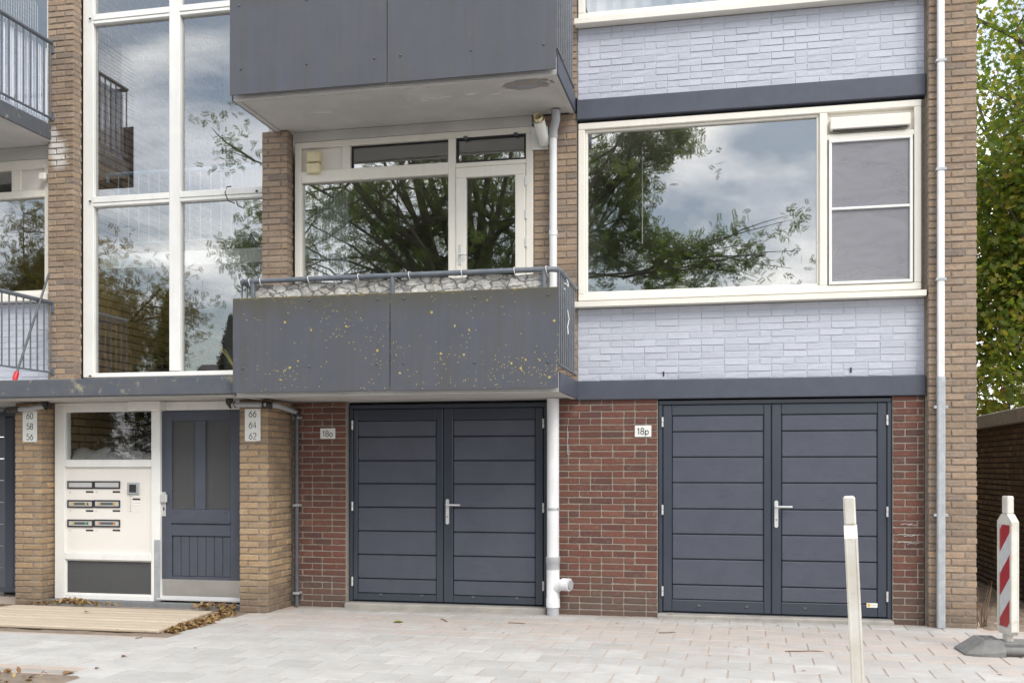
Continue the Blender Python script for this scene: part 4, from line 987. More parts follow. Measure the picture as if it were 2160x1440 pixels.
m = MB(); m.add([(dx0-.02, YD-.05, .075), (dx1, YD-.05, .075), (dx1, YD-.05, .085), (dx0-.02, YD-.05, .085), (dx0-.02, YD, .075), (dx1, YD, .075), (dx1, YD, .118), (dx0-.02, YD, .118)],
       [(0, 1, 2, 3), (4, 7, 6, 5), (3, 2, 6, 7), (0, 4, 5, 1), (0, 3, 7, 4), (1, 5, 6, 2)]); m.build('drip_bar', M['alu'], d)
q = RC(341.5, 350, 1037, 1088, YD)
bx('lock_plate', q[0], q[1], YD-.008, YD-.0005, q[2], q[3], M['alu'], d, .002)
q = RC(341, 355, 1042, 1059, YD); bx('pull_knob', q[0], q[1], YD-.04, YD-.0085, q[2], q[3], M['alu'], d, .006)
q = RC(345, 348, 1069, 1076, YD); bx('keyhole', q[0], q[1], YD-.0095, YD-.0083, q[2], q[3], M['ink'], d, 0)
for px in (371, 476): bx('drain_slot', X(px, YD)-.012, X(px, YD)+.012, YD-.001, YD+.001, gz0-.035, gz0-.028, M['ink'], d, 0)

# ================================================================== GARAGE DOORS
def garage(label, x0, x1, y, z0, z1, xm, lx, seps, handle_px, code):
    g = thing('garage_door', ((x0+x1)/2, y, z0), label, 'garage door')
    m = MB(); fw = .038; frame_mb(m, x0, x1, z0, z1, fw, y-.005, y+.10, .004, wb=.004); m.build('frame', M['garage_frame'], g)
    bx('door_backing', x0+fw, x1-fw, y+.055, y+.075, z0+.006, z1-fw, M['garage_frame'], g, 0)
    for k, (a, b) in enumerate(((x0+fw+.006, xm-.003), (xm+.003, x1-fw-.006))):
        pl0, pl1 = lx[k]
        m = MB(); zt, zb = z1-fw-.006, z0+.012; pt, pbm = seps[0], seps[-1]
        m.box(a, pl0, y-.004, y+.05, zb, zt, .006); m.box(pl1, b, y-.004, y+.05, zb, zt, .006)
        m.box(pl0, pl1, y-.004, y+.05, pt, zt, .006); m.box(pl0, pl1, y-.004, y+.05, zb, pbm, .006)
        lf = m.build('leaf', M['garage_frame'], g)
        for s in range(len(seps)-1):
            o = MB().box(pl0+.003, pl1-.003, y+.004+.0, y+.045, seps[s+1]+(.0035 if s < len(seps)-2 else .003), seps[s]-.0035, .008).build('panel', M['garage_panel'], lf)
        # drain caps along the bottom rail
        for fx in ((.30, .82) if k == 0 else (.25, .78)):
            xx = pl0+(pl1-pl0)*fx; bx('drain_cap', xx-.016, xx+.016, y-.012, y-.0045, zb+.05, zb+.072, M['darkpipe'], lf, .004)
        hx = a-.004 if k == 0 else b+.004
        for hz in (z1-.20, (z0+z1)/2-.03, z0+.20):
            h = MB(); h.tube([(hx, y-.016, hz-.045), (hx, y-.016, hz-.002)], .0105, 10); h.tube([(hx, y-.016, hz+.002), (hx, y-.016, hz+.045)], .0105, 10); h.build('hinge', M['alu'], g, True)
    hx = X(handle_px[0], y); hz = Z(handle_px[0], handle_px[1], y)
    m = MB(); n = 14; poly = []
    for k in range(n):
        a = math.pi*k/(n-1); poly.append((hx+.0165*math.cos(a), hz+.04+.0165*math.sin(a)))
    for k in range(n):
        a = math.pi+math.pi*k/(n-1); poly.append((hx+.0165*math.cos(a), hz-.175+.0165*math.sin(a)))
    m.prism(poly, y-.016, y-.0045); hp = m.build('handle_plate', M['alu'], g)
    m = MB(); m.tube([(hx, y-.016, hz), (hx, y-.05, hz), (hx+.012, y-.058, hz), (hx+.14, y-.058, hz)], [.011, .011, .0105, .0095], 12); m.build('handle', M['alu'], hp, True)
    m = MB(); m.tube([(hx, y-.0162, hz-.118), (hx, y-.021, hz-.118)], .010, 12); m.build('lock_cylinder', M['galv'], hp, True)
    m = MB(); m.box(hx-.002, hx+.002, y-.0222, y-.0212, hz-.124, hz-.112); m.build('keyhole', M['ink'], hp)
    return g
pys = [877, 912, 966, 1020, 1075.5, 1129, 1182, 1236.5, 1268]
YG = .03
gR = garage('dark grey double garage door numbered 18p with white plastic post in front', XH0+.004, XH1-.004, YG, .045, 2.022, X(1627, YG),
       ((X(1417, YG), X(1611, YG)), (X(1648, YG), X(1851, YG))), [Z(1513, p-2, YG) for p in pys], (1637.5, 1068), 'p')
pys = [886, 920.5, 971, 1019.5, 1069.5, 1120, 1170, 1221, 1252]
YG2 = .07
gL = garage('dark grey double garage door numbered 18o, left edge in shadow below the lower balcony', XG0+.004, XG1-.004, YG2, .06, 2.022, X(935, YG2),
       ((X(754, YG2), X(920.5, YG2)), (X(955.5, YG2), X(1129.5, YG2))), [Z(837, p, YG2) for p in pys], (944.5, 1064), 'o')
q = RC(1828, 1851, 1271, 1280.5, YG-.004)
st = thing('door_sticker', ((q[0]+q[1])/2, YG-.006, q[2]), 'small white sticker with yellow mark low on garage door 18p', 'sticker')
bx('label', q[0], q[1], YG-.0062, YG-.0045, q[2], q[3], M['plate'], st, 0); bx('yellow_mark', q[0]+.008, q[0]+.03, YG-.0072, YG-.0065, q[2]+.008, q[3]-.006, M['yellow'], st, 0)
bx('print_line', q[0]+.038, q[1]-.01, YG-.0072, YG-.0065, q[2]+.016, q[3]-.016, M['engrave'], st, 0)
bx('garage_threshold', XH0, XH1, -.10, .24, -.03, .042, M['concrete'], None, .01)['kind'] = 'structure'
bx('garage_threshold', XG0, XG1, -.06, .24, -.03, .057, M['concrete'], None, .01)['kind'] = 'structure'
# far left garage door edge
g3 = thing('garage_door', (-7.9, .04, .05), 'edge of a dark garage door at the far left photo border', 'garage door')
m = MB(); frame_mb(m, -9.6, -7.56, .05, 2.0, .05, .03, .12, .004); m.box(-7.72, -7.615, .036, .09, .06, 1.94, .004); m.build('frame', M['garage_frame'], g3)
for k in range(8): bx('panel', -9.4, -7.724, .05, .09, .08+k*.236, .08+(k+1)*.236-.006, M['garage_panel'], g3, .004)

# ================================================================== NUMBER PLATES
def plate(label, cx, cz, w, h, y, lines, size, step, screws=True, lw=.10):
    p = thing('number_plate', (cx, y, cz-h/2), label, 'number plate')
    bx('plate', cx-w/2, cx+w/2, y-.006, y-.001, cz-h/2, cz+h/2, M['plate'], p, .0015)
    for k, s in enumerate(lines):
        text(s, size, cx, y-.0068, cz+((len(lines)-1)/2-k)*step, M['ink'], p, 'digits', lw)
    if screws:
        for sx in (-1, 1):
            for sz in (-1, 1): MB().tube([(cx+sx*(w/2-.012), y-.006, cz+sz*(h/2-.012)), (cx+sx*(w/2-.012), y-.0085, cz+sz*(h/2-.012))], .004, 8).build('screw', M['galv'], p, True)
    return p
q = RC(517, 550, 862, 930, -.54); plate('tall white number plate reading 66 64 62 on the yellow pier right of the door', (q[0]+q[1])/2, (q[2]+q[3])/2, q[1]-q[0], q[3]-q[2], -.541, ['66', '64', '62'], .066, .106)
q = RC(48.5, 79, 866, 932, -.54); plate('tall white number plate reading 60 58 56 on the yellow pier at the left', (q[0]+q[1])/2, (q[2]+q[3])/2, q[1]-q[0], q[3]-q[2], -.541, ['60', '58', '56'], .066, .106)
q = RC(676, 707.5, 903, 925, 0); plate('small white number plate reading 18o on red brick', (q[0]+q[1])/2, (q[2]+q[3])/2, q[1]-q[0], q[3]-q[2], -.001, ['18o'], .066, .1, False, .115)
q = RC(1339, 1374, 897, 921, 0); plate('small white number plate reading 18p on red brick', (q[0]+q[1])/2, (q[2]+q[3])/2+.0, q[1]-q[0], q[3]-q[2], -.001, ['18p'], .066, .1, False, .115)

# ================================================================== PIPES
def clip(mb, x, y, z, w, r): mb.box(x-w, x+w, y-.012, y+.02, z-.014, z+.014, .003)
# corner downpipe: white above, galvanised square below
p = thing('downpipe', (1.747, -.17, 0), 'long thin downpipe on the corner pier, white above and galvanised below', 'downpipe')
bx('upper_pipe', 1.718, 1.776, -.185, -.132, 2.17, 6.9, M['pvc'], p, .008)
bx('lower_pipe', 1.714, 1.781, -.192, -.128, 0.0, 2.19, M['galv'], p, .010)
for py in (128, 357, 589): z = Z(1985, py, -.17); bx('clip', 1.705, 1.79, -.190, -.125, z-.012, z+.012, M['galv'], p, .002)
for py in (858, 1086): z = Z(1985, py, -.17); bx('clip', 1.690, 1.805, -.178, -.125, z-.012, z+.012, M['galv'], p, .002); 
# downpipe on wall between door and big window
p = thing('downpipe', (-1.67, -.08, 3.2), 'white downpipe with grey offset top beside the balcony door', 'downpipe')
xx = X(1167, -.09)
MB().tube([(xx, -.09, 2.2), (xx, -.09, Z(1167, 290, -.09))], .036, 16).build('pipe', M['pvc'], p, True)
MB().tube([(xx, -.09, Z(1167, 292, -.09)), (xx-.0, -.09, Z(1167, 275, -.09)), (xx+.03, -.12, Z(1172, 255, -.1)), (xx+.035, -.14, 4.76)], .042, 16).build('offset_pipe', M['pvc_grey'], p, True)
MB().tube([(xx, -.09, Z(1167, 497, -.09)), (xx, -.09, Z(1167, 497, -.09)+.05)], .041, 16).build('coupling', M['pvc'], p, True)
# thick lower pipe with tee
p = thing('downpipe', (-1.675, -.09, 0), 'thick white downpipe with grey tee outlet beside garage 18o', 'downpipe')
xx = X(1166.5, -.10); y = -.10; r = .058
MB().tube([(xx, y, .30), (xx, y, 2.05)], r, 20).build('pipe', M['pvc'], p, True)
z1_ = Z(1166, 1073, y); MB().tube([(xx, y, z1_-.012), (xx, y, z1_+.012)], r+.004, 20).build('clip', M['galv'], p, True)
za, zb_ = Z(1166, 1200, y), Z(1166, 1174, y)
MB().tube([(xx, y, za), (xx, y, za+.06), (xx, y, za+.065), (xx, y, zb_), (xx, y, zb_+.004)], [r+.006, r+.006, r+.010, r+.010, r+.004], 20).build('coupling', M['pvc_grey'], p, True)
MB().tube([(xx, y, .0), (xx, y, .10)], r, 20).build('foot_pipe', M['pvc_grey'], p, True)
tee = MB(); tee.tube([(xx, y, .08), (xx, y, .16), (xx, y, .165), (xx, y, za-.0), (xx, y, za+.002)], [r+.008, r+.008, r+.004, r+.004, r+.008], 20)
zt_ = Z(1190, 1232, y)
tee.tube([(xx, y, zt_-.06), (xx+.07, y-.03, zt_-.0), (xx+.10, y-.04, zt_+.005)], [.05, .052, .052], 18)
tee.tube([(xx+.10, y-.04, zt_+.005), (xx+.17, y-.065, zt_+.005)], .060, 20)
t_ = tee.build('tee', M['alu'] if False else M['pvc'], p, True)
MB().tube([(xx+.17, y-.065, zt_+.005), (xx+.185, y-.07, zt_+.005)], .045, 12).build('cap', M['pvc_grey'], p, True)
# small dark pipe in the corner
p = thing('waste_pipe', (-4.29, -.07, 0), 'thin dark vertical pipe in the corner beside the yellow pier', 'pipe')
xx = X(626, -.07); MB().tube([(xx, -.07, .02), (xx, -.07, 1.93)], .021, 12).build('pipe', M['darkpipe'], p, True)
for py in (880, 1065, 1250): z = Z(626, py, -.07); bx('clip', xx-.032, xx+.032, -.10, -.005, z-.012, z+.012, M['galv'], p, .003)
def under_pipe(label, pts, mids):
    p = thing('drain_pipe', pts[0], label, 'pipe'); MB().tube(pts, .024, 12).build('pipe', M['pvc_grey'], p, True)
    for a, b in mids: MB().tube([a, b], .034, 12).build('rubber_sleeve', M['blackpipe'], p, True)
    for q in (pts[0],): MB().tube([(q[0], q[1], 2.07), (q[0], q[1], q[2]+.02), (q[0]+.02, q[1], q[2]-.005), (q[0]+.06, q[1], q[2])], .036, 12).build('elbow', M['blackpipe'], p, True)
under_pipe('grey drain pipe with black sleeves below the canopy above plate 66-64-62', [(X(484, -.60), -.60, 2.0), (X(560, -.60), -.60, 1.995), (X(585, -.5), -.5, 1.99), (-4.285, -.09, 1.95), (-4.285, -.07, 1.90)],
           [((X(552, -.60), -.60, 1.995), (X(575, -.56), -.56, 1.992)), ((-4.285, -.095, 1.955), (-4.285, -.07, 1.90))])
under_pipe('short grey drain pipe with black end above plate 60-58-56', [(X(95, -.60), -.60, 2.01), (X(60, -.60), -.60, 1.985), (X(18, -.60), -.60, 1.975)],
           [((X(40, -.60), -.60, 1.98), (X(16, -.60), -.60, 1.975))])
# flue terminal
fl = thing('flue', (-1.8, -.02, 4.35), 'white angled boiler flue on a square plate beside the balcony door', 'flue')
q = RC(1121, 1156, 268, 316, -.02); bx('wall_plate', q[0], q[1], -.03, -.014, q[2], q[3], M['plate'], fl, .003)
a = Vector((X(1148, -.05), -.04, Z(1148, 300, -.05))); b = Vector((X(1136, -.30), -.30, Z(1136, 252, -.30)))
MB().tube([a, a.lerp(b, .8), b], .054, 20, cap=False).build('outer_tube', M['plate'], fl, True)
MB().tube([a.lerp(b, .7), b+(b-a).normalized()*.04], .040, 16, cap=False).build('inner_tube', M['cream_old'], fl, True)
MB().tube([a.lerp(b, .6), a.lerp(b, .9)], .038, 16).build('dark_core', M['ink'], fl)
# hook hanging on the wall
m = MB().tube([(X(1197, -.01), -.004, Z(1197, 899, 0)), (X(1197, -.02), -.02, Z(1197, 903, 0)), (X(1197, -.02), -.02, Z(1197, 957, 0)), (X(1201, -.02), -.02, Z(1201, 959, 0)), (X(1202, -.02), -.02, Z(1202, 955, 0))], .0028, 6)
tag(m.build('wire_hook', M['galv'], None, True), 'thin steel wire hook hanging on red brick right of the white downpipe', 'hook')

# ================================================================== BEACONS AND THEIR FEET
def beacon(name, label, stripes=True):
    """local: faces look along -y / +y, 0.25 wide in x, 0.07 thick; origin on the ground below its centre"""
    t = thing(name, (0, 0, 0), label, 'traffic beacon')
    def shell(w, th, z0, z1, zs):      # body with sloped shoulders
        m = MB(); h = w/2; q = th/2
        prof = [(-h, z0+.03), (-h+.03, z0), (h-.03, z0), (h, z0+.03), (h, z1-.055), (.052, z1), (-.052, z1), (-h, z1-.055)]
        return m, prof, q
    m, prof, q = shell(.26, .07, .15, 1.05, 0)
    # rim: outline minus recessed face -> side ring + inner recess
    inner = [(-.10, .20), (-.10, .20), (.10, .20), (.10, .20), (.10, .97), (.10, .97), (-.10, .97), (-.10, .97)]
    n = len(prof)
    for sy in (-1, 1):
        v = [(x, sy*q, z) for x, z in prof]+[(x, sy*q, z) for x, z in inner]+[(x, sy*(q-.012), z) for x, z in inner]
        f = [(k, (k+1) % n, (k+1) % n+n, k+n) for k in range(n)]+[(k+n, (k+1) % n+n, (k+1) % n+2*n, k+2*n) for k in range(n)]+[tuple(2*n+k for k in (0, 2, 4, 6))]
        m.add(v, f)
    v = [(x, -q, z) for x, z in prof]+[(x, q, z) for x, z in prof]; m.add(v, [(k, (k+1) % n, (k+1) % n+n, k+n) for k in range(n)])
    import bmesh
    body = m.build('body', M['beacon'], t, origin=(0, 0, 0))
    bmx = bmesh.new(); bmx.from_mesh(body.data); bmesh.ops.remove_doubles(bmx, verts=bmx.verts, dist=1e-4); bmesh.ops.dissolve_degenerate(bmx, edges=bmx.edges, dist=1e-5)
    bmesh.ops.recalc_face_normals(bmx, faces=bmx.faces); bmx.to_mesh(body.data); bmx.free()
    for sx in (-1, 1):
        for yy in (-.026, .026): MB().box(sx*.1295-.003, sx*.1295+.003, yy-.004, yy+.004, .19, .99, .001).build('rib', M['beacon'], t)
    MB().box(-.05, .05, -.031, .031, 1.05, 1.185, .008).build('grip', M['beacon'], t)
    for yy in (-1, 1): m = MB(); frame_mb(m, -.043, .043, 1.06, 1.178, .006, yy*.031-.0015, yy*.031+.0015, .001); m.build('grip_rim', M['beacon'], t)
    MB().box(-.045, .045, -.03, .03, .02, .15, .006).build('foot_peg', M['beacon'], t)
    # film: white backing and diagonal red bands
    for sy in (-1, 1):
        yy = sy*(q-.011)
        MB().box(-.098, .098, yy-.0008, yy+.0008, .203, .967).build('white_film', M['refl_white'], t)
        for k in range(4):
            zc = .93-k*.335; poly = [(-.098, zc-.17), (-.098, zc), (.098, zc+.17), (.098, zc)]
            # clip to the film height
            def clipz(poly, lo, hi):
                for lim, sgn in ((lo, 1), (hi, -1)):
                    outp = []
                    for i in range(len(poly)):
                        a, b = poly[i], poly[(i+1) % len(poly)]; ia, ib = sgn*(a[1]-lim) >= 0, sgn*(b[1]-lim) >= 0
                        if ia: outp.append(a)
                        if ia != ib: u = (lim-a[1])/(b[1]-a[1]); outp.append((a[0]+(b[0]-a[0])*u, lim))
                    poly = outp
                    if not poly: return poly
                return poly
            poly = clipz(poly, .203, .967)
            if len(poly) >= 3:
                m = MB(); m.prism(poly, yy+sy*.0012-.0006, yy+sy*.0012+.0006); m.build('red_band', M['refl_red'], t)
    return t
def foot(label, cx, cy, rz, L=.80, W_=.40):
    t = thing('beacon_foot', (0, 0, 0), label, 'rubber foot'); h = .115
    for s in (-1, 1):          # two sloped end blocks
        m = MB(); a, b = s*L/2, s*(L/2-.20); c_ = s*(L/2-.27)
        v = []
        for yy, ins in ((-W_/2, .06), (W_/2, .06)):
            sy = 1 if yy > 0 else -1
            v += [(a, yy-sy*.05, 0), (a, yy-sy*.05, .02), (b+s*.06, yy-sy*ins, h), (c_, yy-sy*ins, h), (c_, yy, 0), (a-s*.10, yy, 0), (a-s*.10, yy, .025), (c_, yy, .045)]
        f = [(0, 1, 6, 5), (1, 2, 3, 7, 6), (4, 5, 6, 7), (8, 13, 14, 9), (9, 14, 15, 11, 10), (12, 15, 14, 13), (0, 8, 9, 1), (1, 9, 10, 2), (2, 10, 11, 3), (3, 11, 15, 12, 4, 7), (0, 5, 4, 12, 13, 8)]
        m.add(v, f); m.build('end_block', M['rubber'], t, origin=(0, 0, 0))
    m = MB(); m.box(-L/2+.26, L/2-.26, -.10, .10, .03, .10, .01); m.build('bridge', M['rubber'], t, origin=(0, 0, 0))
    for yy in (-.15, .15): MB().tube([(-L/2+.24, yy, .045), (L/2-.24, yy, .045)], .03, 14).build('side_tube', M['rubber'], t, True, origin=(0, 0, 0))
    for xx in (-.22, -.16): 
        for yy in (-.04, .06): bx('slot', xx-.02, xx+.02, yy-.014, yy+.014, h-.012, h+.0008, M['ink'], t, 0)
    t.location = (cx, cy, 0); t.rotation_euler = (0, 0, rz); return t
b1 = beacon('traffic_beacon', 'red and white striped plastic traffic beacon beside the corner pier')
b1.location = (2.005, -1.33, .0); b1.rotation_euler = (0, 0, math.radians(-79)); b1.scale = (.9, .8, 1)
foot('grey recycled rubber foot carrying the striped traffic beacon', 2.06, -1.33, math.radians(4))
b2 = beacon('plastic_post', 'plain white plastic post, leaning, nearest the camera before garage door 18p')
b2.location = (.607, -4.35, .015); b2.rotation_euler = (0, math.radians(-2.4), 0); b2.scale = (1, 1, 1.05)
b2.rotation_euler = (Matrix.Rotation(math.radians(-2.6), 3, 'Y') @ Matrix.Rotation(math.radians(84.6), 3, 'Z')).to_euler(); b2.scale = (1, .88, 1.05)
foot('second rubber foot below the near leaning white post', .607, -4.35, math.radians(0))

# ================================================================== DECK, LEAVES, LITTER
dk = thing('wooden_deck', (-5.8, -1.4, 0), 'weathered wooden plank deck lying in front of the entrance', 'deck')
# corners: front-right (-4.70,-1.89), back-right (-4.86,-.73); boards run almost parallel to the facade
nbd = 8
for k in range(nbd):
    ya = -1.90+k*.146; xr_ = -4.70-(.16*k/nbd); xl_ = -6.98
    MB().box(xl_-R.uniform(0, .02), xr_-R.uniform(0, .012), ya, ya+.128, .012, .042+R.uniform(-.003, .003), .009).build('plank', M['wood'], dk)
for xx in (-6.8, -5.8, -4.85): MB().box(xx-.04, xx+.04, -1.88, -.74, -.02, .0115, .002).build('batten', M['wood'], dk)
leaf_t = np.array([(-.5, 0, 0), (-.22, -.26, .05), (.1, -.3, .06), (.36, -.16, .02), (.5, 0, 0), (.36, .16, .03), (.1, .3, .08), (-.22, .26, .05), (0, 0, -.02)])
leaf_f = np.array([(8, k, (k+1) % 8) for k in range(8)])
def rotmats(n, tilt=1.):
    a = NR.uniform(0, 2*np.pi, n); b = NR.normal(0, .5*tilt, n); c = NR.normal(0, .5*tilt, n)
    ca, sa, cb, sb_, cc, sc_ = np.cos(a), np.sin(a), np.cos(b), np.sin(b), np.cos(c), np.sin(c)
    Rz = np.zeros((n, 3, 3)); Rz[:, 0, 0] = ca; Rz[:, 0, 1] = -sa; Rz[:, 1, 0] = sa; Rz[:, 1, 1] = ca; Rz[:, 2, 2] = 1
    Rx = np.zeros((n, 3, 3)); Rx[:, 0, 0] = 1; Rx[:, 1, 1] = cb; Rx[:, 1, 2] = -sb_; Rx[:, 2, 1] = sb_; Rx[:, 2, 2] = cb
    Ry = np.zeros((n, 3, 3)); Ry[:, 1, 1] = 1; Ry[:, 0, 0] = cc; Ry[:, 0, 2] = sc_; Ry[:, 2, 0] = -sc_; Ry[:, 2, 2] = cc
    return Rz @ Rx @ Ry
def scatter(name, P, sizes, tv, tf, mat, parent=None, tilt=1.):
    n = len(P); Rm = rotmats(n, tilt); V = np.einsum('nij,kj->nki', Rm, tv)*np.asarray(sizes)[:, None, None]+np.asarray(P)[:, None, :]
    F = (tf[None]+(np.arange(n)*len(tv))[:, None, None]).reshape(-1, tf.shape[1])
    return arrays_mesh(name, V.reshape(-1, 3), F, mat, parent)
# heap between deck and paving
P = []
while len(P) < 900:
    u, v_ = NR.random(), NR.random(); y = -1.85+u*1.3; xa = -4.69-.14*u; xb = -4.56+.0*u-.08*u if y > -1.6 else -4.60
    if y > -.66: xb = -4.72
    x = xa+(xb+.0-xa)*v_+NR.normal(0, .012); h = .05*math.sin(math.pi*v_)*(.6+.4*math.sin(u*7))+.02*u
    P.append((x, y, max(.0, h)*NR.random()+.004))
for _ in range(260):
    x = NR.normal(-6.45, .20); y = -.58+NR.normal(0, .05); P.append((x, y, .045+.05*NR.random()*math.exp(-((x+6.45)/.2)**2)))
for _ in range(150):
    x = NR.uniform(-5.15, -4.72); y = -.52+NR.normal(0, .05); P.append((x, y, .03+.05*NR.random()))
for _ in range(60): P.append((NR.uniform(2.1, 2.9), NR.uniform(0, 3.5), .03))
for _ in range(60): P.append((NR.uniform(-5.5, -4.4), NR.uniform(-3.95, -3.56), .03))
for _ in range(40): P.append((NR.uniform(-7.4, -7.1), NR.uniform(-1.2, -.5), .01))
hp = scatter('fallen_leaves', P, NR.uniform(.022, .058, len(P)), leaf_t, leaf_f, M['leaf_dry']); tag(hp, kind='stuff')
singles = [(840, 1312, 'leaf_green', .10, 'flat green fallen leaf lying on the pavers before garage 18o'), (183, 1290, 'leaf_dry', .07, 'curled brown leaf lying on the wooden deck'),
           (262, 1384, 'leaf_dry', .06, 'brown oval leaf on the pavers below the deck'), (144, 1420, 'leaf_dry', .11, 'large yellowish leaf lying by the dug-up patch'),
           (205, 1409, 'leaf_dry', .05, 'small dark brown leaf beside the border strip'), (1415, 1293, 'leaf_dry', .06, 'brown leaf caught on the threshold left of garage 18p'),
           (1706, 1300, 'leaf_dry', .07, 'curled brown leaf standing on the threshold of garage 18p')]
def GP(px, py, z=0.):
    d_ = (CH-z)*FPX/(py-YH); u = (px-1080)/FPX; return d_*(-SS+u*CC), d_*(CC+u*SS)-CD
for px, py, mt, s_, lb_ in singles:
    z = .05 if py < 1300 else .006; x, y = GP(px, py, z)
    tv = leaf_t*s_; tv[:, 2] *= 1.8; a = R.uniform(0, 6); c_, n_ = math.cos(a), math.sin(a)
    V = [(p[0]*c_-p[1]*n_, p[0]*n_+p[1]*c_, p[2]) for p in tv]; me = bpy.data.meshes.new('dry_leaf'); me.from_pydata(V, [], [tuple(q) for q in leaf_f.tolist()])
    o = bpy.data.objects.new('fallen_leaf', me); fin(o, M[mt], None, (x, y, z+.004)); tag(o, lb_, 'leaf')
for k in range(26):
    x, y = R.uniform(-4.2, 2.2), R.uniform(-2.6, -.12); me = bpy.data.meshes.new('leaf_bit')
    s_ = R.uniform(.012, .04); a = R.uniform(0, 6); c_, n_ = math.cos(a), math.sin(a); tv = leaf_t*s_
    me.from_pydata([(p[0]*c_-p[1]*n_, p[0]*n_+p[1]*c_, p[2]) for p in tv], [], [tuple(q) for q in leaf_f.tolist()])
    o = bpy.data.objects.new('leaf_scrap', me); fin(o, M['leaf_dry'], None, (x, y, .008)); tag(o, 'tiny brown leaf scrap lying on the light pavers', 'leaf', 'tiny leaf scraps on the pavers')
for (pa_, pb2, lb_) in (((1072, 1315), (1110, 1316), 'straight brown twig on the sandy pavers under garage 18o'), ((1390, 1336), (1425, 1335), 'knotty brown twig on the sand between the garages'),
                        ((1656, 1375), (1738, 1375), 'long thin reddish twig on the pavers left of the white post'), ((930, 1306), (944, 1313), 'small bent twig on the sand before garage 18o'),
                        ((286, 1348), (301, 1345), 'short twig on the pavers below the deck')):
    xa, ya = GP(*pa_); xb, yb = GP(*pb2); n = 6
    pts = [(xa+(xb-xa)*k/n, ya+(yb-ya)*k/n+R.uniform(-.006, .006), .008+R.uniform(0, .004)) for k in range(n+1)]
    m = MB().tube(pts, [.004]*n+[.0015], 6); tag(m.build('twig', M['twig'], None, True), lb_, 'twig')
Pp = NR.normal(0, 1, (90, 3))*np.array((.13, .06, .14))+np.array((0, 0, 1.08)); scatter('foliage', Pp, NR.uniform(.07, .13, 90), leaf_t, leaf_f, M['leaf_ash'], bpy.data.objects['houseplant'])['kind'] = 'stuff'
# dead weed at pier foot, grass stalk on canopy
dw = thing('dead_weed', (2.13, -.02, 0), 'dry brown weed stalks at the foot of the corner pier', 'weed')
for k in range(9):
    a = R.uniform(-.3, .3); h = R.uniform(.2, .42); x = 2.10+R.uniform(-.02, .06); y = -.02+R.uniform(-.05, .06)
    MB().tube([(x, y, 0), (x+a*.1, y, h*.4), (x+a*.25+.02, y+.02, h*.75), (x+a*.5, y, h)], [.005, .004, .003, .001], 5).build('stalk', M['twig'], dw, True)
gs = thing('grass_stalk', (-4.62, -.9, 2.245), 'yellow green grass stalk growing on the canopy edge beside the lower balcony', 'grass')
M['straw'] = pmat('straw', (.40, .34, .12), (.30, .27, .10), 20, .8, 40, .2)
for dx, h in ((-.24, .30), (-.16, .26), (-.10, .16), (-.02, .12)):
    MB().tube([(-4.50, -.9, 2.245), (-4.50+dx*.45, -.9, 2.245+h*.6), (-4.50+dx*.8, -.9, 2.245+h*.93), (-4.50+dx, -.9, 2.245+h)], [.003, .0028, .0025, .001], 5).build('blade', M['straw'], gs, True)
cg = MB().tube([GP(2075, 1386)+(.006,), GP(2083, 1386)+(.006,)], .004, 8); tag(cg.build('cigarette_butt', M['orange'], None, True), 'orange cigarette butt on the pavers before the rubber foot', 'litter')

# ================================================================== TREES
def limb_path(a, b, bend, n=6):
    a, b = Vector(a), Vector(b); pts = []
    off = Vector((R.uniform(-1, 1), R.uniform(-1, 1), R.uniform(-.2, 1)))*bend*(b-a).length
    for k in range(n+1):
        t = k/n; pts.append(a.lerp(b, t)+off*math.sin(math.pi*t)*.6+Vector((R.uniform(-1, 1), R.uniform(-1, 1), R.uniform(-1, 1)))*.02*(b-a).length)
    return pts
maple = np.array([(0, -.5, 0), (.18, -.22, .02), (.5, -.30, .07), (.34, 0, .03), (.48, .30, .06), (.16, .24, .02), (0, .55, .06), (-.16, .24, .02), (-.48, .30, .06), (-.34, 0, .03), (-.5, -.30, .07), (-.18, -.22, .02), (0, 0, -.03)])
maple_f = np.array([(12, k, (k+1) % 12) for k in range(12)])
def pinnate(n=7):
    V = []; F = []
    for k in range(n):
        y = k*.11
        for s in (-1, 1):
            if k == n-1 and s == 1: continue
            i = len(V); dx, dy = s*.30, .14
            if k == n-1: dx, dy = 0, .30
            w = .045
            V += [(0, y, 0), (dx*.5+(-dy if dx == 0 else 0)*0+(.0), y+dy*.5+w, .01), (dx, y+dy, -.03), (dx*.5, y+dy*.5-w, .01)] if dx else [(0, y, 0), (w, y+.15, 0), (0, y+.32, -.03), (-w, y+.15, 0)]
            F.append((i, i+1, i+2, i+3))
    return np.array(V)-np.array((0, .35, 0)), np.array(F)
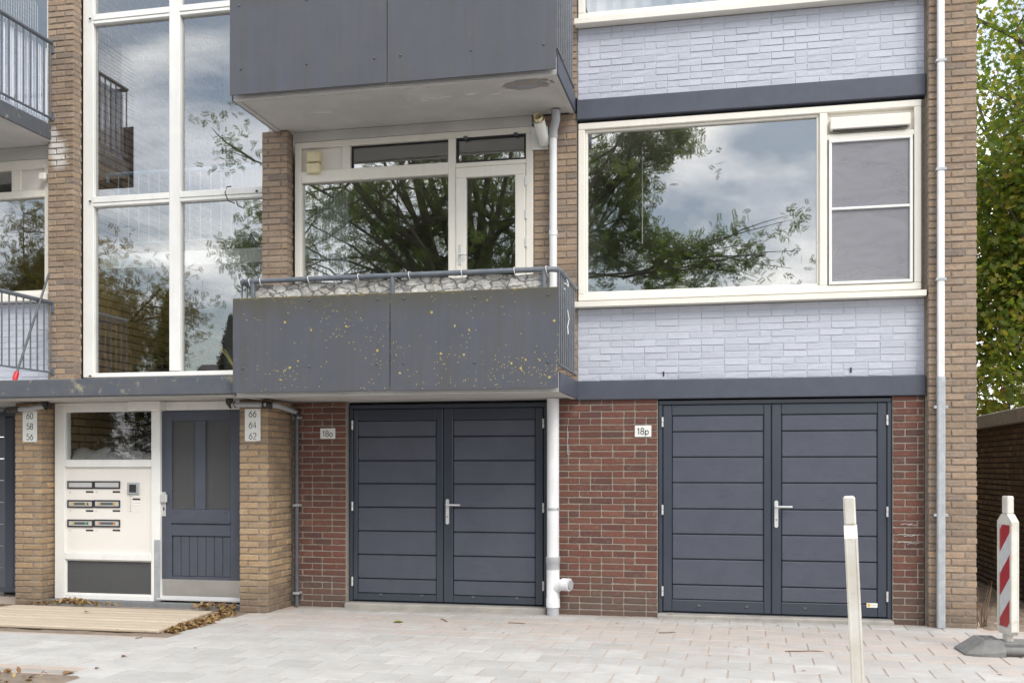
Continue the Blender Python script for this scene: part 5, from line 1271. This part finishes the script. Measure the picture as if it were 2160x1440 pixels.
def tree(name, label, base, h, crown_c, crown_r, nl, ncl, per, lsize, tmpl, lmat, trunk_r=.2, spread=.42, keep=None, tilt=1.6, lobes=()):
    t = thing(name, base, label, 'tree'); base = Vector(base); cc, cr = Vector(crown_c), Vector(crown_r)
    tr = MB(); pts = [base, base+Vector((R.uniform(-.1, .1), R.uniform(-.1, .1), h*.25)), base.lerp(cc, .6)+Vector((R.uniform(-.3, .3), 0, 0)), cc+Vector((0, 0, cr.z*.7))]
    tr.tube(pts, [trunk_r, trunk_r*.8, trunk_r*.55, trunk_r*.12], 12); tr.build('trunk', M['bark'], t, True)
    lm = MB(); ends = []
    for k in range(nl):
        while True:
            q = Vector((R.uniform(-1, 1), R.uniform(-1, 1), R.uniform(-1, 1)))
            if .45 < q.length < 1: break
        e = cc+Vector((q.x*cr.x, q.y*cr.y, q.z*cr.z)); s = pts[1].lerp(pts[2], R.random()) if R.random() < .6 else pts[2].lerp(pts[3], R.random()*.7)
        P_ = limb_path(s, e, .16); r0 = trunk_r*R.uniform(.22, .4)
        lm.tube(P_, [r0*(1-.9*i/(len(P_)-1)) for i in range(len(P_))], 6)
        for j in range(5):
            a = P_[R.randrange(2, len(P_))]; b = a+Vector((R.uniform(-1, 1)*cr.x, R.uniform(-1, 1)*cr.y, R.uniform(-.6, .8)*cr.z))*.34
            Q = limb_path(a, b, .15, 4); lm.tube(Q, [r0*.3*(1-.85*i/4) for i in range(5)], 5); ends += [Q[2], Q[3], Q[4]]
        ends += P_[3:]
    lob = []
    for lc, lr, k_, nc in lobes:
        lc = Vector(lc); P_ = limb_path(pts[2].lerp(pts[3], .1), lc, .08, 8); lm.tube(P_, [trunk_r*.17*(1-.8*i/8) for i in range(9)], 7); le = [P_[-1], P_[-2]]
        for j in range(k_):
            b = lc+Vector((R.uniform(-1, 1)*lr[0], R.uniform(-1, 1)*lr[1], R.uniform(-1, 1)*lr[2])); Q = limb_path(P_[R.randrange(5, 9)], b, .12, 5)
            lm.tube(Q, [.025*(1-.8*i/5) for i in range(6)], 5); le += Q[2:]
        la = np.array([tuple(e) for e in le]); lob.append(la[NR.integers(0, len(la), nc)]+NR.normal(0, spread*.55, (nc, 3)))
    lm.build('limbs', M['bark'], t, True)
    ends = [e for e in ends if keep is None or keep(e)]
    E_ = np.array([tuple(e) for e in ends]); idx = NR.integers(0, len(E_), ncl); C_ = np.concatenate([E_[idx]+NR.normal(0, spread, (ncl, 3))]+lob); ncl = len(C_)
    P_ = np.repeat(C_, per, 0)+NR.normal(0, spread*.38, (ncl*per, 3)); P_ = P_[P_[:, 2] > .4]
    if keep is not None: P_ = np.array([p for p in P_ if keep(p)])
    o = scatter('crown', P_-np.array(base), NR.uniform(.75, 1.25, len(P_))*lsize, tmpl[0], tmpl[1], lmat, t, tilt); o['kind'] = 'stuff'
    return t
ash = pinnate()
notwall = lambda p: p[0] > 2.15 and p[1] > 1.2
tree('plane_tree', 'broad leafy green tree behind the garden wall beside the corner pier', (5.6, 9.5, 0), 9, (5.2, 8.6, 6.4), (3.5, 3.6, 4.8), 44, 6000, 11, .098, (maple, maple_f), M['leaf_plane'], .24, .40, notwall)
tree('plane_tree', 'second green tree farther back behind the garden wall', (8.5, 17, 0), 9, (7.4, 16, 5.0), (3.6, 3.0, 4.6), 22, 420, 8, .16, (maple, maple_f), M['leaf_plane'], .25, .5, notwall)
tree('autumn_shrub', 'yellowing shrub with pink tinges just above the garden wall coping', (4.3, 8.0, 0), 3, (4.2, 7.8, 2.2), (1.2, 1.6, 1.0), 14, 520, 8, .09, (maple, maple_f), M['leaf_hedge'], .05, .22, notwall)
# trees across the road: only their reflections show in the panes
tree('ash_tree', 'large ash tree across the road, mirrored in the balcony window and big window', (-6.3, -15.2, 0), 13, (-6.6, -15.0, 8.2), (5.6, 4.2, 5.2), 64, 3300, 5, .22, ash, M['leaf_ash'], .32, .30,
     lobes=(((-.3, -14.6, 6.0), (1.1, .9, .8), 9, 120), ((-2.3, -14.8, 7.6), (1.6, 1.2, 2.0), 14, 620), ((.7, -14.6, 6.4), (.8, .7, .7), 6, 70), ((-1.2, -14.6, 9.0), (.9, 1.0, 1.2), 8, 260), ((-12.3, -14.8, 7.4), (.8, .8, 1.6), 8, 220)))
tree('autumn_tree', 'yellow brown autumn tree across the road, mirrored at the left', (-18.7, -15.0, 0), 8, (-18.5, -15.0, 4.5), (4.1, 3.0, 3.9), 60, 9000, 6, .20, ash, M['leaf_autumn'], .25, .36)
def conifer(x, y, h, r, label):
    t = thing('conifer', (x, y, 0), label, 'tree'); MB().tube([(x, y, 0), (x, y, h*.95)], [.12, .02], 8).build('trunk', M['bark'], t, True)
    n = 2600; u = NR.random(n)**.8; z = .15+u*(h-.15); rad = r*(1-z/h)**.85*NR.uniform(.35, 1.05, n)*(1+.15*np.sin(z*9)); a = NR.uniform(0, 6.283, n)
    P_ = np.stack([rad*np.cos(a), rad*np.sin(a), z+NR.normal(0, .05, n)], 1)
    o = scatter('crown', P_, NR.uniform(.22, .40, n), ash[0], ash[1], M['leaf_conifer'], t, 1.8); o['kind'] = 'stuff'
for k, (x, h) in enumerate(((-21, 4.9), (-18.3, 6.3), (-16.6, 5.7), (-14.6, 4.6), (-13.0, 5.6), (-11.4, 5.0), (-9.6, 4.3), (-7.4, 4.8), (-4.8, 4.2), (-2.2, 4.6), (.6, 4.0), (3.4, 4.4), (6.2, 4.2), (9, 4.5))):
    conifer(x, -21.5+.6*math.sin(k*2.1), h*1.12, 1.35, ['tall', 'broad', 'slim', 'low'][k % 4]+f' dark conifer across the road, tree {["one","two","three","four","five","six","seven","eight","nine","ten","eleven","twelve","thirteen","fourteen"][k]} of the row from the far left')
# low house beyond the conifers
hs = thing('low_house', (-13, -30, 0), 'low house with grey roof beyond the conifer row', 'house')
bx('wall', -22, -6, -34, -27, 0, 3.4, M['brick_dark'], hs, 0)
m = MB(); v = [(-22.4, -27, 3.4), (-5.6, -27, 3.4), (-5.6, -34, 3.4), (-22.4, -34, 3.4), (-22.4, -30.5, 5.8), (-5.6, -30.5, 5.8)]
m.add(v, [(0, 1, 5, 4), (2, 3, 4, 5), (0, 4, 3), (1, 2, 5), (0, 3, 2, 1)]); m.build('roof', M['roof_tile'], hs)
